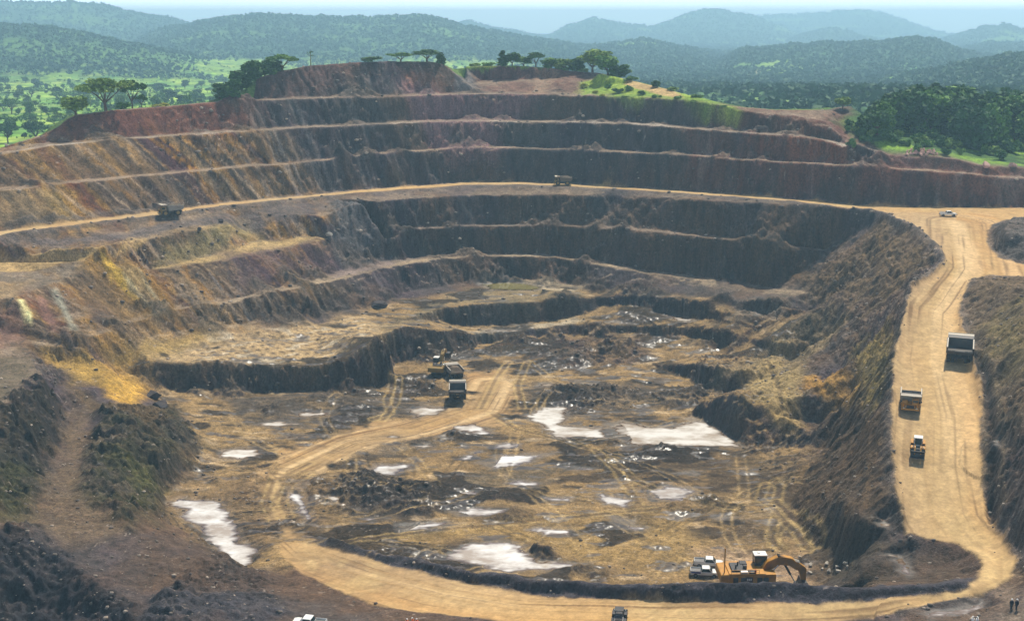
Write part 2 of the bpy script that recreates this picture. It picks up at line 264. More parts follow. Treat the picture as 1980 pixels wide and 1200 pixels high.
for f in of:
    f = list(f)
    for k in range(1, len(f)-1):
        a, b, c = f[0], f[k], f[k+1]
        (xa, ya), (xb, yb), (xc, yc) = tv[a], tv[b], tv[c]
        den = (yb-yc)*(xa-xc)+(xc-xb)*(ya-yc)
        if abs(den) < 1e-9: continue
        ix0 = max(0, int((min(xa, xb, xc)-X0)/RS)); ix1 = min(len(GX), int((max(xa, xb, xc)-X0)/RS)+2)
        iy0 = max(0, int((min(ya, yb, yc)-Y0)/RS)); iy1 = min(len(GY), int((max(ya, yb, yc)-Y0)/RS)+2)
        xx = GX[None, ix0:ix1]; yy = GY[iy0:iy1, None]
        l1 = ((yb-yc)*(xx-xc)+(xc-xb)*(yy-yc))/den; l2 = ((yc-ya)*(xx-xc)+(xa-xc)*(yy-yc))/den
        l3 = 1-l1-l2
        m = (l1 >= -1e-6) & (l2 >= -1e-6) & (l3 >= -1e-6)
        HR[iy0:iy1, ix0:ix1][m] = (l1*tz[a]+l2*tz[b]+l3*tz[c])[m]
HR = np.where(np.isnan(HR), -95, HR)
def blur(A, n):
    for _ in range(n):
        B = np.pad(A, 1, mode='edge'); A = (B[:-2, 1:-1]+2*B[1:-1, 1:-1]+B[2:, 1:-1])/4
        B = np.pad(A, 1, mode='edge'); A = (B[1:-1, :-2]+2*B[1:-1, 1:-1]+B[1:-1, 2:])/4
    return A
HR = blur(HR, 2)
def samp(A, x, y):
    fx = np.clip((np.asarray(x, float)-X0)/RS, 0, len(GX)-1.001); fy = np.clip((np.asarray(y, float)-Y0)/RS, 0, len(GY)-1.001)
    ix = fx.astype(int); iy = fy.astype(int); fx = fx-ix; fy = fy-iy
    return (A[iy, ix]*(1-fx)+A[iy, ix+1]*fx)*(1-fy)+(A[iy+1, ix]*(1-fx)+A[iy+1, ix+1]*fx)*fy
def hit(px, py, A=None):
    """first ground point seen at a photograph pixel"""
    A = HR if A is None else A
    rx, ry, rz = ray(px, py)
    ys = np.arange(Y0+2, Y1-2, 0.25); s = ys/ry
    below = (rz*s) <= samp(A, rx*s, ys)
    k = int(np.argmax(below)) if below.any() else len(ys)-1
    return (float(rx*s[k]), float(ys[k]), float(rz*s[k]))
# ------------------------------------------------------------------ fine ground grid
gx = np.concatenate([np.arange(X0, -130, 0.5), np.arange(-130, 130, 0.26), np.arange(130, X1+0.01, 0.5)])
gy = [Y0]
while gy[-1] < Y1: gy.append(gy[-1]+0.30+0.32*min(1, max(0, (gy[-1]-200)/300)))
gy[-1] = Y1; gy = np.array(gy)
x, y = np.meshgrid(gx, gy)
th = np.arctan2(x-15, y-300); rr = np.hypot(x-15, y-300)
gH0, gH1 = np.gradient(blur(HR, 3), RS)
SL = np.hypot(gH0, gH1); SLb = blur(SL, 4)
slope0 = samp(SLb, x, y); flatm = 1-sm(0.25, 0.6, slope0); steep = sm(0.5, 1.2, slope0)
edge_in = sm(0, 12, np.minimum(np.minimum(x-X0, X1-x), np.minimum(y-Y0, Y1-y)))

ROUGHZ = [[(0,792),(70,732),(128,795),(118,850),(60,1000),(-220,1000)],[(190,800),(330,785),(390,850),(370,900),(315,960),(330,1010),(250,1030),(160,950)],[(-220,990),(60,1020),(260,1175),(260,1260),(-220,1300)],[(300,1170),(430,1080),(520,1110),(560,1200),(260,1260)],[(1340,690),(1500,650),(1640,620),(1640,900),(1560,1000),(1480,900),(1330,800)],
  [(1640,640),(1720,690),(1722,900),(1740,1010),(1690,1030),(1600,1080),(1520,980),(1600,850)],[(1880,545),(1980,540),(2200,560),(2200,1150),(1985,1110),(1930,1000),(1910,780),(1862,650)],[(640,388),(720,395),(745,500),(660,520)],[(1560,540),(1700,440),(1815,500),(1740,600),(1600,600)],[(1080,655),(1240,660),(1250,700),(1100,712)],[(1040,745),(1230,752),(1250,785),(1110,795)],[(1915,440),(1980,424),(2100,440),(2100,500),(1950,500)],[(600,935),(680,915),(840,935),(840,1000),(640,985)]]
def XY(pts):
    out = []
    for p in pts:
        q = hit(p[0], p[1]); out.append((q[0], q[1]))
    return np.array(out)
def poly_sd(pts, pad=6.0):
    """signed distance (inside positive) to a world polygon on the grid, in its neighbourhood only"""
    P0 = np.asarray(pts); lo = P0.min(0)-pad; hi = P0.max(0)+pad
    i0, i1 = np.searchsorted(gx, (lo[0], hi[0])); j0, j1 = np.searchsorted(gy, (lo[1], hi[1]))
    sl = (slice(j0, j1), slice(i0, i1)); X = x[sl]; Yv = y[sl]
    d2 = np.full(X.shape, 1e9); ins = np.zeros(X.shape, bool)
    for k in range(len(P0)):
        ax, ay = P0[k]; bx, by = P0[(k+1) % len(P0)]
        ex, ey = bx-ax, by-ay; l2 = ex*ex+ey*ey+1e-9
        t = np.clip(((X-ax)*ex+(Yv-ay)*ey)/l2, 0, 1)
        d2 = np.minimum(d2, (X-ax-t*ex)**2+(Yv-ay-t*ey)**2)
        c = (ay > Yv) != (by > Yv)
        ins ^= c & (X < (bx-ax)*(Yv-ay)/((by-ay) if abs(by-ay) > 1e-9 else 1e-9)+ax)
    d = np.sqrt(d2); return sl, np.where(ins, d, -d)
def line_co(P0, pad=8.0):
    """distance to and position along a world polyline"""
    P0 = np.asarray(P0); lo = P0.min(0)-pad; hi = P0.max(0)+pad
    i0, i1 = np.searchsorted(gx, (lo[0], hi[0])); j0, j1 = np.searchsorted(gy, (lo[1], hi[1]))
    sl = (slice(j0, j1), slice(i0, i1)); X = x[sl]; Yv = y[sl]
    best = np.full(X.shape, 1e9); sgn = np.zeros(X.shape); S = np.zeros(X.shape); acc = 0
    for k in range(len(P0)-1):
        ax, ay = P0[k]; bx, by = P0[k+1]; ex, ey = bx-ax, by-ay; l = math.hypot(ex, ey)+1e-9
        t = np.clip(((X-ax)*ex+(Yv-ay)*ey)/l/l, 0, 1)
        d = np.hypot(X-ax-t*ex, Yv-ay-t*ey); m = d < best
        best[m] = d[m]; S[m] = (acc+t*l)[m]; sgn[m] = np.sign((X-ax)*ey-(Yv-ay)*ex)[m]; acc += l
    return sl, best, S, sgn
n_edge = fbm(x/5, y/5, 1, 4)                                    # ragged edges of every patch
n_fine = fbm(x/1.6, y/1.6, 4, 3)
n_big = fbm(x/28, y/28, 8, 4)

# ---- where the haul roads run
ROADS = [
 [(-220,476),(0,447),(130,431.5),(330,406),(440,391.5),(560,380.5),(660,371),(780,361),(900,353),(1000,352),(1100,355),(1210,362),(1320,369),(1500,382),(1620,394),(1700,399),(1800,401.5),(1980,402),(2200,404),
  (2200,432),(1985,424),(1950,424),(1915,436),(1905,465),(1930,498),(1985,512),(2200,520),(2200,545),(1980,535),(1915,531),(1880,540),(1853,595),(1860,640),(1878,700),(1900,775),(1893,870),(1900,950),(1918,1015),(1945,1060),(1962,1095),(1952,1120),(1900,1148),(1820,1168),(1740,1186),(1640,1203),(1500,1207),(1200,1203),(1000,1203),(860,1190),(740,1172),(650,1140),(580,1108),(545,1075),(540,1045),(600,1048),
  (680,1071),(780,1099),(900,1127),(1050,1155),(1200,1159),(1400,1164),(1560,1166),(1700,1158),(1800,1151),(1872,1135),(1895,1112),(1903,1087),(1884,1067),(1852,1051),(1800,1041),(1752,1031),(1742,1000),(1730,930),(1725,850),(1725,760),(1733,680),(1750,602),(1766,562),(1806,532),(1828,506),(1816,478),(1766,437),(1706,412),(1650,403.5),(1600,396.5),(1500,386.5),(1320,373.5),(1210,366.5),(1100,359.5),(1000,356.5),(900,357.5),(780,365.5),(660,375.5),(560,384.5),(440,397),(330,412.5),(200,429),(130,438),(0,456),(-220,488)],
 [(540,1045),(528,1010),(532,975),(515,940),(520,900),(570,862),(660,828),(760,812),(850,800),(900,775),(905,720),(985,715),(1000,760),(1000,800),(960,822),(860,845),(760,858),(700,880),(640,905),(560,925),(530,960),(560,1010),(600,1048)],
]
CENTER = [[(1850,430),(1860,520),(1800,600),(1790,700),(1812,800),(1810,900),(1825,1000),(1860,1045),(1915,1080),(1915,1115),(1850,1148),(1700,1172),(1500,1185),(1200,1180),(1000,1175),(850,1150),(700,1110),(600,1075),(550,1030),(535,980),(560,910),(680,855),(800,828),(920,790),(950,740)]]
ROADXY = [XY(r) for r in ROADS]
road = np.zeros_like(x)
for k, r in enumerate(ROADXY):
    sl, sdist = poly_sd(r, 5)
    road[sl] = np.maximum(road[sl], sm(-0.6, 0.7, sdist+0.7*n_edge[sl]+0.35*n_fine[sl]) if k == 0 else sm(-2.5, 3.5, sdist-.6+5.4*n_edge[sl]+1.0*n_fine[sl]))
road *= sm(0.9, 0.5, slope0)*0+1
csl, cdist, cs, csgn = line_co(XY(CENTER[0]), 16)
# ---- height: warped survey + gullies + rubble
wamp = (0.25+0.95*sm(0.05, 0.5, slope0))*(1-0.75*road)
wx = wamp*(1.3*fbm(x/9, y/9, 2, 4)+0.5*fbm(x/2.2, y/2.2, 9, 2)); wy = wamp*(1.3*fbm(x/9+50, y/9, 6, 4)+0.5*fbm(x/2.2, y/2.2+80, 3, 2))
H0 = samp(HR, x, y)
gmod = sm(-0.35, 0.45, fbm(x/34, y/34, 4, 3))
lean = H0*0.10
gul = np.abs(vn(th*70+lean+0.5*fbm(x/9, y/9, 2, 2), rr/45, 11)-0.5)*2; gul2 = vn(th*210+lean*2+0.6*fbm(x/6, y/6, 5, 2), rr/30, 12)
gw = sm(0.35, 0.9, slope0)*(1-road)*(0.15+0.85*gmod)*((gul-0.5)*1.6+(gul2-0.5)*0.7)
ct, st_ = np.sin(th), np.cos(th)
rough = np.zeros_like(x)
for rz_ in ROUGHZ:
    sl, sdist = poly_sd(XY(rz_), 8); rough[sl] = np.maximum(rough[sl], sm(-3, 3, sdist+2.5*n_edge[sl]))
rough *= (1+.45*sm(-40, -70, x))*(1-road)*(1-.2*sm(60, 75, x)*sm(200, 215, y)*sm(340, 320, y))
# jointed rock: faces break in blocks
arc = th*np.maximum(rr, 40)
def blocks(s, q, seed):
    a_ = np.floor(arc/s+1.2*fbm(x/7, y/7, seed, 2)); b_ = np.floor(H0/q+0.8*fbm(x/9, y/9, seed+1, 2)+a_*0.37)
    return _TAB[seed % 16][(a_.astype(int)*7+13) & 255, (b_.astype(int)*11+5) & 255]-.5
bl = blocks(3.1, 2.6, 3)*1.1+blocks(1.5, 1.3, 6)*.65
gw = gw*(1-.75*rough)+1.5*fbm(x/24, y/24, 14, 3)*sm(.08, .4, slope0)*(1-road)*(1-rough)
gw = gw+sm(0.4, 1.0, slope0)*(1-road)*bl*(.35+.65*sm(-.2, .3, fbm(x/25, y/25, 12, 3)))
H = samp(HR, x+wx+gw*ct, y+wy+gw*st_)
rid = 1-2*np.abs(fbm(x/4.6, y/4.6, 8, 4)); rid2 = 1-2*np.abs(fbm(x/2.1+3, y/1.8, 11, 3))
H = H+rough*(1.25*rid*(.5+.5*sm(-.4, .3, n_big))+.55*rid2+.3*(vn(x/.9, y/.9, 2)-.5))
rl = np.maximum(rough, .35*sm(-95, -97.5, H)*sm(-98, -96, -np.abs(H+99)+0*x-97))*sm(-38, -62, x)*sm(335, 300, y)*(1-road)
H = H+rl*(1.1*fbm(x/9, y/9, 3, 3)+.75*(1-2*np.abs(fbm((x*.55+y*.83)/2.6, (x*.83-y*.55)/10, 6, 3)))+.28*(1-2*np.abs(fbm((x*.7+y*.7)/1.2, (x*.7-y*.7)/4, 9, 3))))
near_floor = sm(-95, -101, H)*flatm
H = H + (1-0.85*road)*(0.30*fbm(x/11, y/11, 7, 3)*(0.4+flatm) + 0.20*n_fine + 0.16*(vn(x/1.1, y/1.1, 5)-.5)*(0.5+steep) + steep*0.35*fbm(x/3.2, y/3.2, 10, 3))
mudz = sm(.08, .36, fbm(x/16, y/12, 2, 4))
H = H + near_floor*(1-road)*(0.35*np.abs(fbm(x/9, y/5, 13, 3))+mudz*(.35*(1-2*np.abs(fbm(x/2.4, y/1.6, 9, 3)))+.18*(vn(x/.8, y/.7, 4)-.5)))
H[csl] += -road[csl]*0.07*(vn(cdist/1.1*csgn, cs/70, 2)-0.5)
# ---- windrows and rubble banks along road edges
BANKS = [  # photo polyline, half width, height, noise
 ([(0,462),(130,444),(250,428),(330,418),(440,402),(560,390),(640,384)], 2.2, .9), ([(700,378),(800,369),(900,362),(1000,361),(1100,364),(1320,378),(1500,391),(1600,400)], 1.8, .35),
 ([(1640,403),(1700,413),(1762,439),(1812,480),(1824,505),(1802,530),(1762,560),(1747,600),(1730,680),(1722,760),(1722,850),(1727,930),(1739,1000)], 1.5, 1.1),
 ([(1880,542),(1853,595),(1860,640),(1879,700),(1903,780)], 1.3, 0.9), ([(1905,1150),(1820,1172),(1740,1190)], 1.0, 0.6), ([(1925,1010),(1950,1055),(1968,1095)], 1.2, 0.8),
 ([(230,418),(330,401)], 1.2, 1.0), ([(0,443),(130,428),(230,415)], 1.2, 0.9), ([(660,520),(720,508),(760,505)], 2.0, 0.8)]
bank = np.zeros_like(x)
for pts, hw, hh in BANKS:
    sl, d, s, _ = line_co(XY(pts), 6)
    b = np.exp(-(d/hw)**2)*(0.65+0.7*vn(s/4.0, d/3, 5))*sm(0, 3, s)
    H[sl] += hh*b; bank[sl] = np.maximum(bank[sl], np.clip(b*1.3, 0, 1))
# ---- heaps of loose spoil lying on the floor belong to the ground's own relief (small ones only)
HEAPS = [(1180,682,3.2,9,5),(1120,700,1.6,6,5),(1085,690,1.8,8,6),(1060,765,1.4,9,6),(1140,770,1.3,10,7),(1290,770,1.8,13,7),(825,752,2.6,5,5),(790,745,2.2,5,4),(640,775,1.2,14,7),(520,785,1.0,12,7),
         (700,935,1.8,6,5),(740,965,2.0,8,5),(1050,1072,1.6,4,3),(1130,1105,1.2,6,3),(1290,870,1.3,10,4),(230,860,2.2,6,8),(300,900,1.8,6,8),(345,850,1.6,6,6),(250,960,1.5,6,6),(1480,600,1.8,14,6),(1570,640,2.4,8,7),(1600,800,1.5,5,4),(1350,760,1.2,6,5),(1240,560,1.0,7,4),(1090,573,2.0,6,5),(1662,290,1.6,6,4),(1790,297,1.0,9,3),(1055,1078,1.3,3.5,2.5),(700,950,1.6,7,5),(1180,760,1.4,8,4),(1400,840,1.2,6,4),(1310,780,1.6,8,5),(900,730,0.8,5,4)]
gH = np.random.RandomState(21); heapm = np.zeros_like(x)
for k in range(16):
    px, py = gH.uniform(480, 1500), gH.uniform(690, 1060); HEAPS.append((px, py, gH.uniform(.5, 1.5), gH.uniform(3, 9), gH.uniform(2, 4.5)))
for nm, n_ in (('L1_in', 16), ('L2_in', 18), ('L3_in', 12), ('L5_in', 10), ('L6_in', 18), ('toe7', 18), ('E3_toe', 8), ('block_toe', 6), ('rim0_in', 8)):
    q_ = np.array(L[nm])
    for k in range(n_):
        px = gH.uniform(max(-50, q_[:, 0].min()), min(1740, q_[:, 0].max())); HEAPS.append((px, float(np.interp(px, q_[:, 0], q_[:, 1]))+1, gH.uniform(1.0, 2.8)*(.5 if nm == 'L3_in' else 1), gH.uniform(3, 8), gH.uniform(2.5, 4.5)))
for k, (px, py, hh, a, b) in enumerate(HEAPS):
    q = hit(px, py); i0, i1 = np.searchsorted(gx, (q[0]-2*a, q[0]+2*a)); j0, j1 = np.searchsorted(gy, (q[1]-2*b, q[1]+2*b)); sl = (slice(j0, j1), slice(i0, i1))
    X_, Y_ = x[sl]+1.2*fbm(x[sl]/3, y[sl]/3, 4, 2), y[sl]+1.2*fbm(x[sl]/3, y[sl]/3, 8, 2); u = ((X_-q[0])/a)**2+((Y_-q[1])/b)**2
    e_ = np.clip(np.exp(-u*1.6)-.02, 0, 1)*(1-road[sl]); H[sl] += hh*e_*(0.7+0.6*vn(X_/1.7, Y_/1.7, 6)+0.35*n_fine[sl]+.3*(vn(X_/.7, Y_/.7, 3)-.5)); heapm[sl] = np.maximum(heapm[sl], np.clip(e_*1.6, 0, 1))
sl, d, s, _ = line_co(XY([(1889,688),(1903,730),(1915,790),(1922,850),(1921,905),(1914,955),(1922,1010)]), 5)
ditch = np.zeros_like(x); ditch[sl] = np.exp(-(d/.75)**2); H -= .9*ditch; ridge_ = np.zeros_like(x); ridge_[sl] = np.exp(-((d-1.5)/.6)**2); H += .45*ridge_
# ---- puddles: shallow hollows whose water lies level
PUDDLES = [
 [(1170,818),(1205,812),(1250,822),(1300,828),(1345,806),(1385,815),(1442,866),(1400,866),(1300,862),(1215,862),(1195,845),(1165,838)],
 [(1010,803),(1050,788),(1098,786),(1097,812),(1085,820),(1165,827),(1175,848),(1070,847),(1058,830),(1030,813)],
 [(858,1078),(880,1060),(910,1048),(980,1051),(1015,1060),(1040,1085),(1100,1086),(1142,1090),(1095,1100),(1060,1106),(990,1104),(925,1094)],
 [(312,972),(345,964),(425,971),(445,1000),(468,1038),(502,1050),(484,1080),(470,1090),(445,1081),(398,1037),(395,1025),(365,1005),(345,985)],
 [(555,946),(574,953),(594,975),(609,1003),(588,1009),(570,975)],
 [(695,914),(730,899),(805,896),(765,917),(700,920)], [(920,893),(960,879),(1065,877),(1030,891),(960,904)], [(875,823),(920,818),(960,836),(930,840),(880,830)],
 [(788,793),(820,784),(870,790),(850,804),(800,807)], [(428,869),(460,865),(503,867),(502,883),(470,889),(430,881)], [(865,989),(920,983),(990,983),(960,995),(880,996)],
 [(1025,1026),(1060,1019),(1114,1021),(1100,1034),(1050,1036)], [(1178,999),(1228,1003),(1222,1014),(1184,1014)], [(1250,946),(1290,938),(1345,950),(1322,967),(1258,967)],
 [(1163,957),(1224,965),(1212,980),(1168,974)], [(1262,599),(1300,598),(1344,618),(1312,628),(1288,613)], [(925,549),(985,544),(1056,552),(1032,562),(948,560)],
 [(1733,1062),(1751,1060),(1749,1080),(1759,1095),(1757,1119),(1741,1106),(1737,1085)], [(1703,993),(1719,999),(1724,1021),(1707,1017)], [(1775,1191),(1900,1154),(1908,1164),(1800,1197)],
 [(765,1013),(862,1009),(852,1021),(776,1022)], [(1420,600),(1470,596),(1500,603),(1450,609)], [(900,880),(925,874),(915,890),(890,888)], [(1928,842),(1938,838),(1934,860),(1924,870)], [(630,958),(655,962),(660,975),(640,970)], [(890,950),(915,948),(925,956),(895,958)],
]
gP = np.random.RandomState(31)
for cx_, cy_, w_, h_ in [(1060,745,34,6),(1100,765,26,5),(1150,745,30,5),(980,862,30,4),(820,862,26,4),(760,845,22,4),(1120,905,34,4),(1010,935,30,4),(690,985,26,4),(730,1003,30,4),(1080,965,36,4),(1330,915,30,4),(1400,1000,30,4),(540,820,34,5),(600,800,30,5),(560,845,24,4),(1200,625,30,3),(970,640,40,3),(1230,1020,30,4)]:
    PUDDLES.append([(cx_+w_*math.cos(a_)*gP.uniform(.6, 1.1), cy_+h_*math.sin(a_)*gP.uniform(.6, 1.2)) for a_ in np.arange(0, 6.2, .8)])
wet = np.zeros_like(x); POOLS = []
for pz in PUDDLES:
    q = XY(pz); sl, sdist = poly_sd(q, 7)
    s2 = sdist+1.9*fbm(x[sl]/7, y[sl]/2.4, 3, 4)+0.9*fbm(x[sl]/2.2, y[sl]/1.0, 7, 3)-.25
    zq = samp(HR, q[:, 0], q[:, 1])
    lvl = (np.median(zq) if zq.max()-zq.min() < 1.2 else np.percentile(zq, 30))-0.05
    k = sm(-2.5, 0.2, s2)
    H[sl] = H[sl]*(1-k)+k*(lvl+.0-np.clip(s2, -.2, 4)*0.16+0.10*n_fine[sl]+.07*(vn(x[sl]/.8, y[sl]/.5, 9)-.5))
    out_ = (s2 < 0) & (sdist > -6.5); h_ = H[sl]; h_[out_] = np.maximum(h_[out_], np.minimum(lvl+0.05+0.05*n_fine[sl][out_]**2, h_[out_]+0.45)); H[sl] = h_
    wet[sl] = np.maximum(wet[sl], sm(-3.5, 0.3, s2))
    POOLS.append((sl, s2 > -0.4, lvl))
outz = outer_z(x, y); H = H*edge_in+outz*(1-edge_in)
gy0, gx0 = np.gradient(H); gy0 /= np.gradient(gy)[:, None]; gx0 /= 0.5
slope = np.hypot(gx0, gy0)
def ground_z(px_, py_):
    i = np.clip(np.searchsorted(gx, px_)-1, 0, len(gx)-2); j = np.clip(np.searchsorted(gy, py_)-1, 0, len(gy)-2)
    fx = (px_-gx[i])/(gx[i+1]-gx[i]); fy = (py_-gy[j])/(gy[j+1]-gy[j])
    return (H[j, i]*(1-fx)+H[j, i+1]*fx)*(1-fy)+(H[j+1, i]*(1-fx)+H[j+1, i+1]*fx)*fy
def ghit(px, py, near=0):
    while near:
        g = ghit(px, py)
        if g.y < 640: return g
        py += 1
    rx, ry, rz = ray(px, py); ys = np.arange(Y0+2, Y1-2, 0.2); s = ys/ry
    xs = np.clip(rx*s, X0+1, X1-1); b = (rz*s) <= ground_z(xs, ys)
    k = int(np.argmax(b)) if b.any() else len(ys)-1
    return Vector((float(xs[k]), float(ys[k]), float(ground_z(xs[k:k+1], ys[k:k+1])[0])))
# ------------------------------------------------------------------ what the ground is made of (albedo per vertex)
def lin(h):
    h = h.lstrip('#'); v = np.array([int(h[i:i+2], 16)/255 for i in (0, 2, 4)])
    return np.where(v <= 0.04045, v/12.92, ((v+0.055)/1.055)**2.4)
col = np.zeros(x.shape+(3,))
def mixc(m, c):
    m = m[..., None]; col[:] = col*(1-m)+np.asarray(c)*m
def pmask(pts, fuzz=3.0, nz=3.0, big=0.0):
    m = np.zeros_like(x); sl, d = poly_sd(XY(pts), fuzz*2+nz*2+4)
    m[sl] = sm(-fuzz, fuzz, d+nz*n_edge[sl]+big*n_big[sl]); return m
grey, purp, brown = lin('#5a504b'), lin('#51424a'), lin('#70543c')
a = sm(-0.35, 0.4, n_big); b = sm(-0.3, 0.35, fbm(x/14, y/14, 3, 4))
col[:] = grey; mixc(a*0.8, purp); mixc(b*0.7, brown)
# steeply dipping strata: bands in a tilted plane coordinate
u = (x*0.80+y*0.28+H*0.75) + 4.5*fbm(x/30, y/30, 12, 4)+1.6*n_edge+0.8*n_fine
def band(s, seed): return vn(u/s, 0.37*seed+0*u+x/160, seed)
pal = [lin('#9a6624'), lin('#74391c'), lin('#bb8d3c'), lin('#44302a'), lin('#a88a60'), lin('#c0860e'), lin('#5a3438')]
strat = np.zeros_like(col); b1, b2, b3 = band(4.2, 3), band(1.7, 7), band(9.0, 5)
v = np.clip((0.55*b1+0.3*b2+0.5*b3)/1.35*1.9-0.45, 0, 0.999)*(len(pal)-1); vi = v.astype(int); vf = (v-vi)[..., None]
pa = np.array(pal); strat = pa[vi]*(1-vf)+pa[np.minimum(vi+1, len(pal)-1)]*vf
left = pmask([(-220,250),(60,262),(150,222),(330,205),(450,240),(560,300),(640,400),(620,520),(560,620),(430,690),(250,720),(60,690),(-220,650)], 14, 8)
mixc(left*0.92, strat*0.93); mixc(left*sm(-.1, .4, fbm(x/16, y/16, 6, 4))*.55, lin('#5c4638')); mixc(left*sm(.1, .5, fbm(x/22, y/22, 10, 4))*.5, lin('#8f744c'))
# streaks down all faces
g = sm(0.35, 0.9, slope); str_ = vn(th*230+H*.2+fbm(x/8, y/8, 3, 2), rr/22, 14); str2 = vn(th*80+H*.1+fbm(x/12, y/12, 6, 2), rr/35, 15)
mixc(g*gmod*sm(0.62, 0.9, str_)*0.6, lin('#a89c92')); mixc(g*sm(0.6, 0.85, str2)*0.5, lin('#3a3535'))
dg = vn(th*150+H*.5+1.2*fbm(x/15, y/15, 9, 3), rr/60+H*.03, 4); mixc(left*g*sm(.66, .86, dg)*.6, lin('#c3a684')); dg2 = vn(th*110+H*.4+1.2*fbm(x/15, y/15, 2, 3)+40, rr/60+H*.03, 10); mixc(left*g*sm(.68, .9, dg2)*.65, lin('#34241c'))
# reds of the upper benches
m = pmask([(90,270),(150,220),(420,196),(500,195),(480,240),(420,258),(300,262),(150,270)], 6, 5); mixc(m*0.85, lin('#7c4636'))
m = pmask([(470,190),(500,150),(600,126),(700,122),(640,185)], 6, 5); mixc(m*0.7, lin('#6d4b42'))
m = pmask([(800,235),(780,165),(760,135),(800,150),(870,180),(930,200),(1000,182),(1050,182),(1010,215),(960,240),(980,290),(860,292)], 5, 4); mixc(m*0.75, lin('#a0787a'))
m = pmask([(880,128),(1090,130),(1150,150),(1120,180),(930,177)], 5, 4); mixc(m*0.8, lin('#7c5248'))
m = pmask([(1000,128),(1090,128),(1085,150),(1060,165),(1050,182),(1010,182),(1040,160)], 2, 2); mixc(m*0.6, lin('#b48d70'))
m = pmask([(860,124),(925,178),(880,178)], 2, 2); mixc(m*0.8, lin('#75706f'))
m = pmask([(770,135),(820,140),(872,165),(860,172),(800,165)], 3, 3); mixc(m*0.6, lin('#b0785a'))
m = pmask([(1330,250),(1560,268),(1660,290),(1780,305),(2200,335),(2200,400),(1700,395),(1500,380),(1400,345),(1330,300)], 6, 6); mixc(m*0.8, lin('#875340'))
m2 = pmask([(1440,270),(1640,290),(1640,318),(1450,305)], 3, 4); mixc(m2*0.6, lin('#9a5434'))
m2 = m*sm(0.55, 0.85, vn(th*60+1.5*fbm(x/18, y/18, 3, 3), rr/60+H*.08, 6)); mixc(m2*0.5, lin('#97857a')); m2 = m*sm(0.55, 0.8, vn(th*50+7, rr/60, 9)); mixc(m2*0.6, lin('#4e3c40'))
m = pmask([(1400,205),(1500,212),(1620,212),(1700,250),(1700,290),(1560,262),(1440,250),(1380,230)], 4, 4); mixc(m*0.75, lin('#7a4c3c'))
# tan dust on berms and other flats of the wall
fl = 1-sm(0.22, 0.55, slope); wallz = sm(-93, -88, H)*sm(-18, -24, H)
mixc(fl*wallz*0.75*(.4+.6*sm(-.3, .2, fbm(x/9, y/9, 7, 3))), lin('#94806a'))
for nm, c_, k_ in (('L1_out', '#b8a896', .9), ('L2_out', '#a88f76', .7), ('L6_out', '#b09a7c', .8), ('L5_out', '#9a8b80', .6), ('rim0', '#a58f7c', .6), ('B_out', '#c0a068', .8), ('A_out', '#c0a06a', .8)):
    q = np.array([P(*p)[:2] for p in L[nm]]); sl, d, s, sg = line_co(q, 9)
    mm = np.zeros_like(x); mm[sl] = sm(6.5, 3.0, d+2.5*n_edge[sl])*fl[sl]*(0.25+0.75*sm(-.25, .25, fbm(x[sl]/13, y[sl]/13, 5, 3))); mixc(np.clip(mm, 0, 1)*k_, lin(c_))
# ---- pit floor
floorp = pmask([(250,690),(560,640),(760,585),(1000,542),(1130,560),(1500,590),(1580,640),(1500,700),(1480,760),(1560,850),(1580,900),(1500,1000),(1600,1080),(1560,1125),(1100,1130),(700,1065),(560,1100),(440,1090),(300,960),(380,900),(330,780),(250,740)], 4, 4)*(1-sm(0.35, 0.8, slope))
mixc(floorp*0.9, lin('#a98b5c'))
f1 = sm(-0.05, 0.35, fbm(x/20, y/9, 2, 4)); mixc(floorp*f1*0.6, lin('#846a46')); f2 = sm(0.12, 0.42, fbm(x/9, y/4, 10, 4)); mixc(floorp*f2*0.85, lin('#43382e'))
f3 = sm(0.22, 0.5, fbm(x/6, y/2.4, 13, 4)); mixc(floorp*f3*0.75, lin('#c9ae88'))
def patch(pts, c, k=0.9, fuzz=2.5, nz=3.5, tex=0.0, big=0.0):
    sl, d = poly_sd(XY(pts), fuzz*2+nz*2+4); mm = sm(-fuzz, fuzz, d+nz*n_edge[sl]+big*n_big[sl])
    if tex: mm = mm*(1-tex*sm(-0.1, 0.35, fbm(x[sl]/4.5, y[sl]/2.5, 15, 3)))
    mm = (mm*k)[..., None]; col[sl] = col[sl]*(1-mm)+(lin(c) if isinstance(c, str) else np.asarray(c))*mm
patch([(610,945),(680,915),(800,925),(960,960),(900,985),(800,1005),(700,1000),(640,985)], '#3a3432', .92, 3, 4, .3)
patch([(640,760),(860,775),(800,800),(600,830),(460,820),(420,770)], '#4d4743', .8, 4, 5, .5)
patch([(1080,650),(1250,655),(1260,700),(1110,715),(1020,690)], '#55423e', .8, 3, 4, .4)
patch([(1010,740),(1250,745),(1310,775),(1240,800),(1110,800),(1020,790)], '#4c4541', .8, 4, 5, .5)
patch([(1150,860),(1440,870),(1560,900),(1580,960),(1420,960),(1250,930),(1150,890)], '#4a3c2e', .85, 4, 5, .45)
patch([(1380,980),(1560,990),(1560,1040),(1400,1050)], '#40362f', .75, 3, 4, .5)
patch([(440,930),(540,935),(620,960),(620,1010),(560,1040),(480,1040),(430,990)], '#4e3b2b', .92, 4, 3, .15)
patch([(700,840),(860,845),(760,880),(680,880)], '#6d6154', .7, 3, 4, .3)
patch([(960,905),(1080,905),(1060,935),(900,960),(820,950)], '#6e6250', .7, 3, 4, .4)
patch([(600,1048),(900,1020),(1300,985),(1380,1060),(1330,1110),(1100,1080),(1040,1050),(880,1045),(760,1060)], '#a88a56', .85, 4, 4, .25)
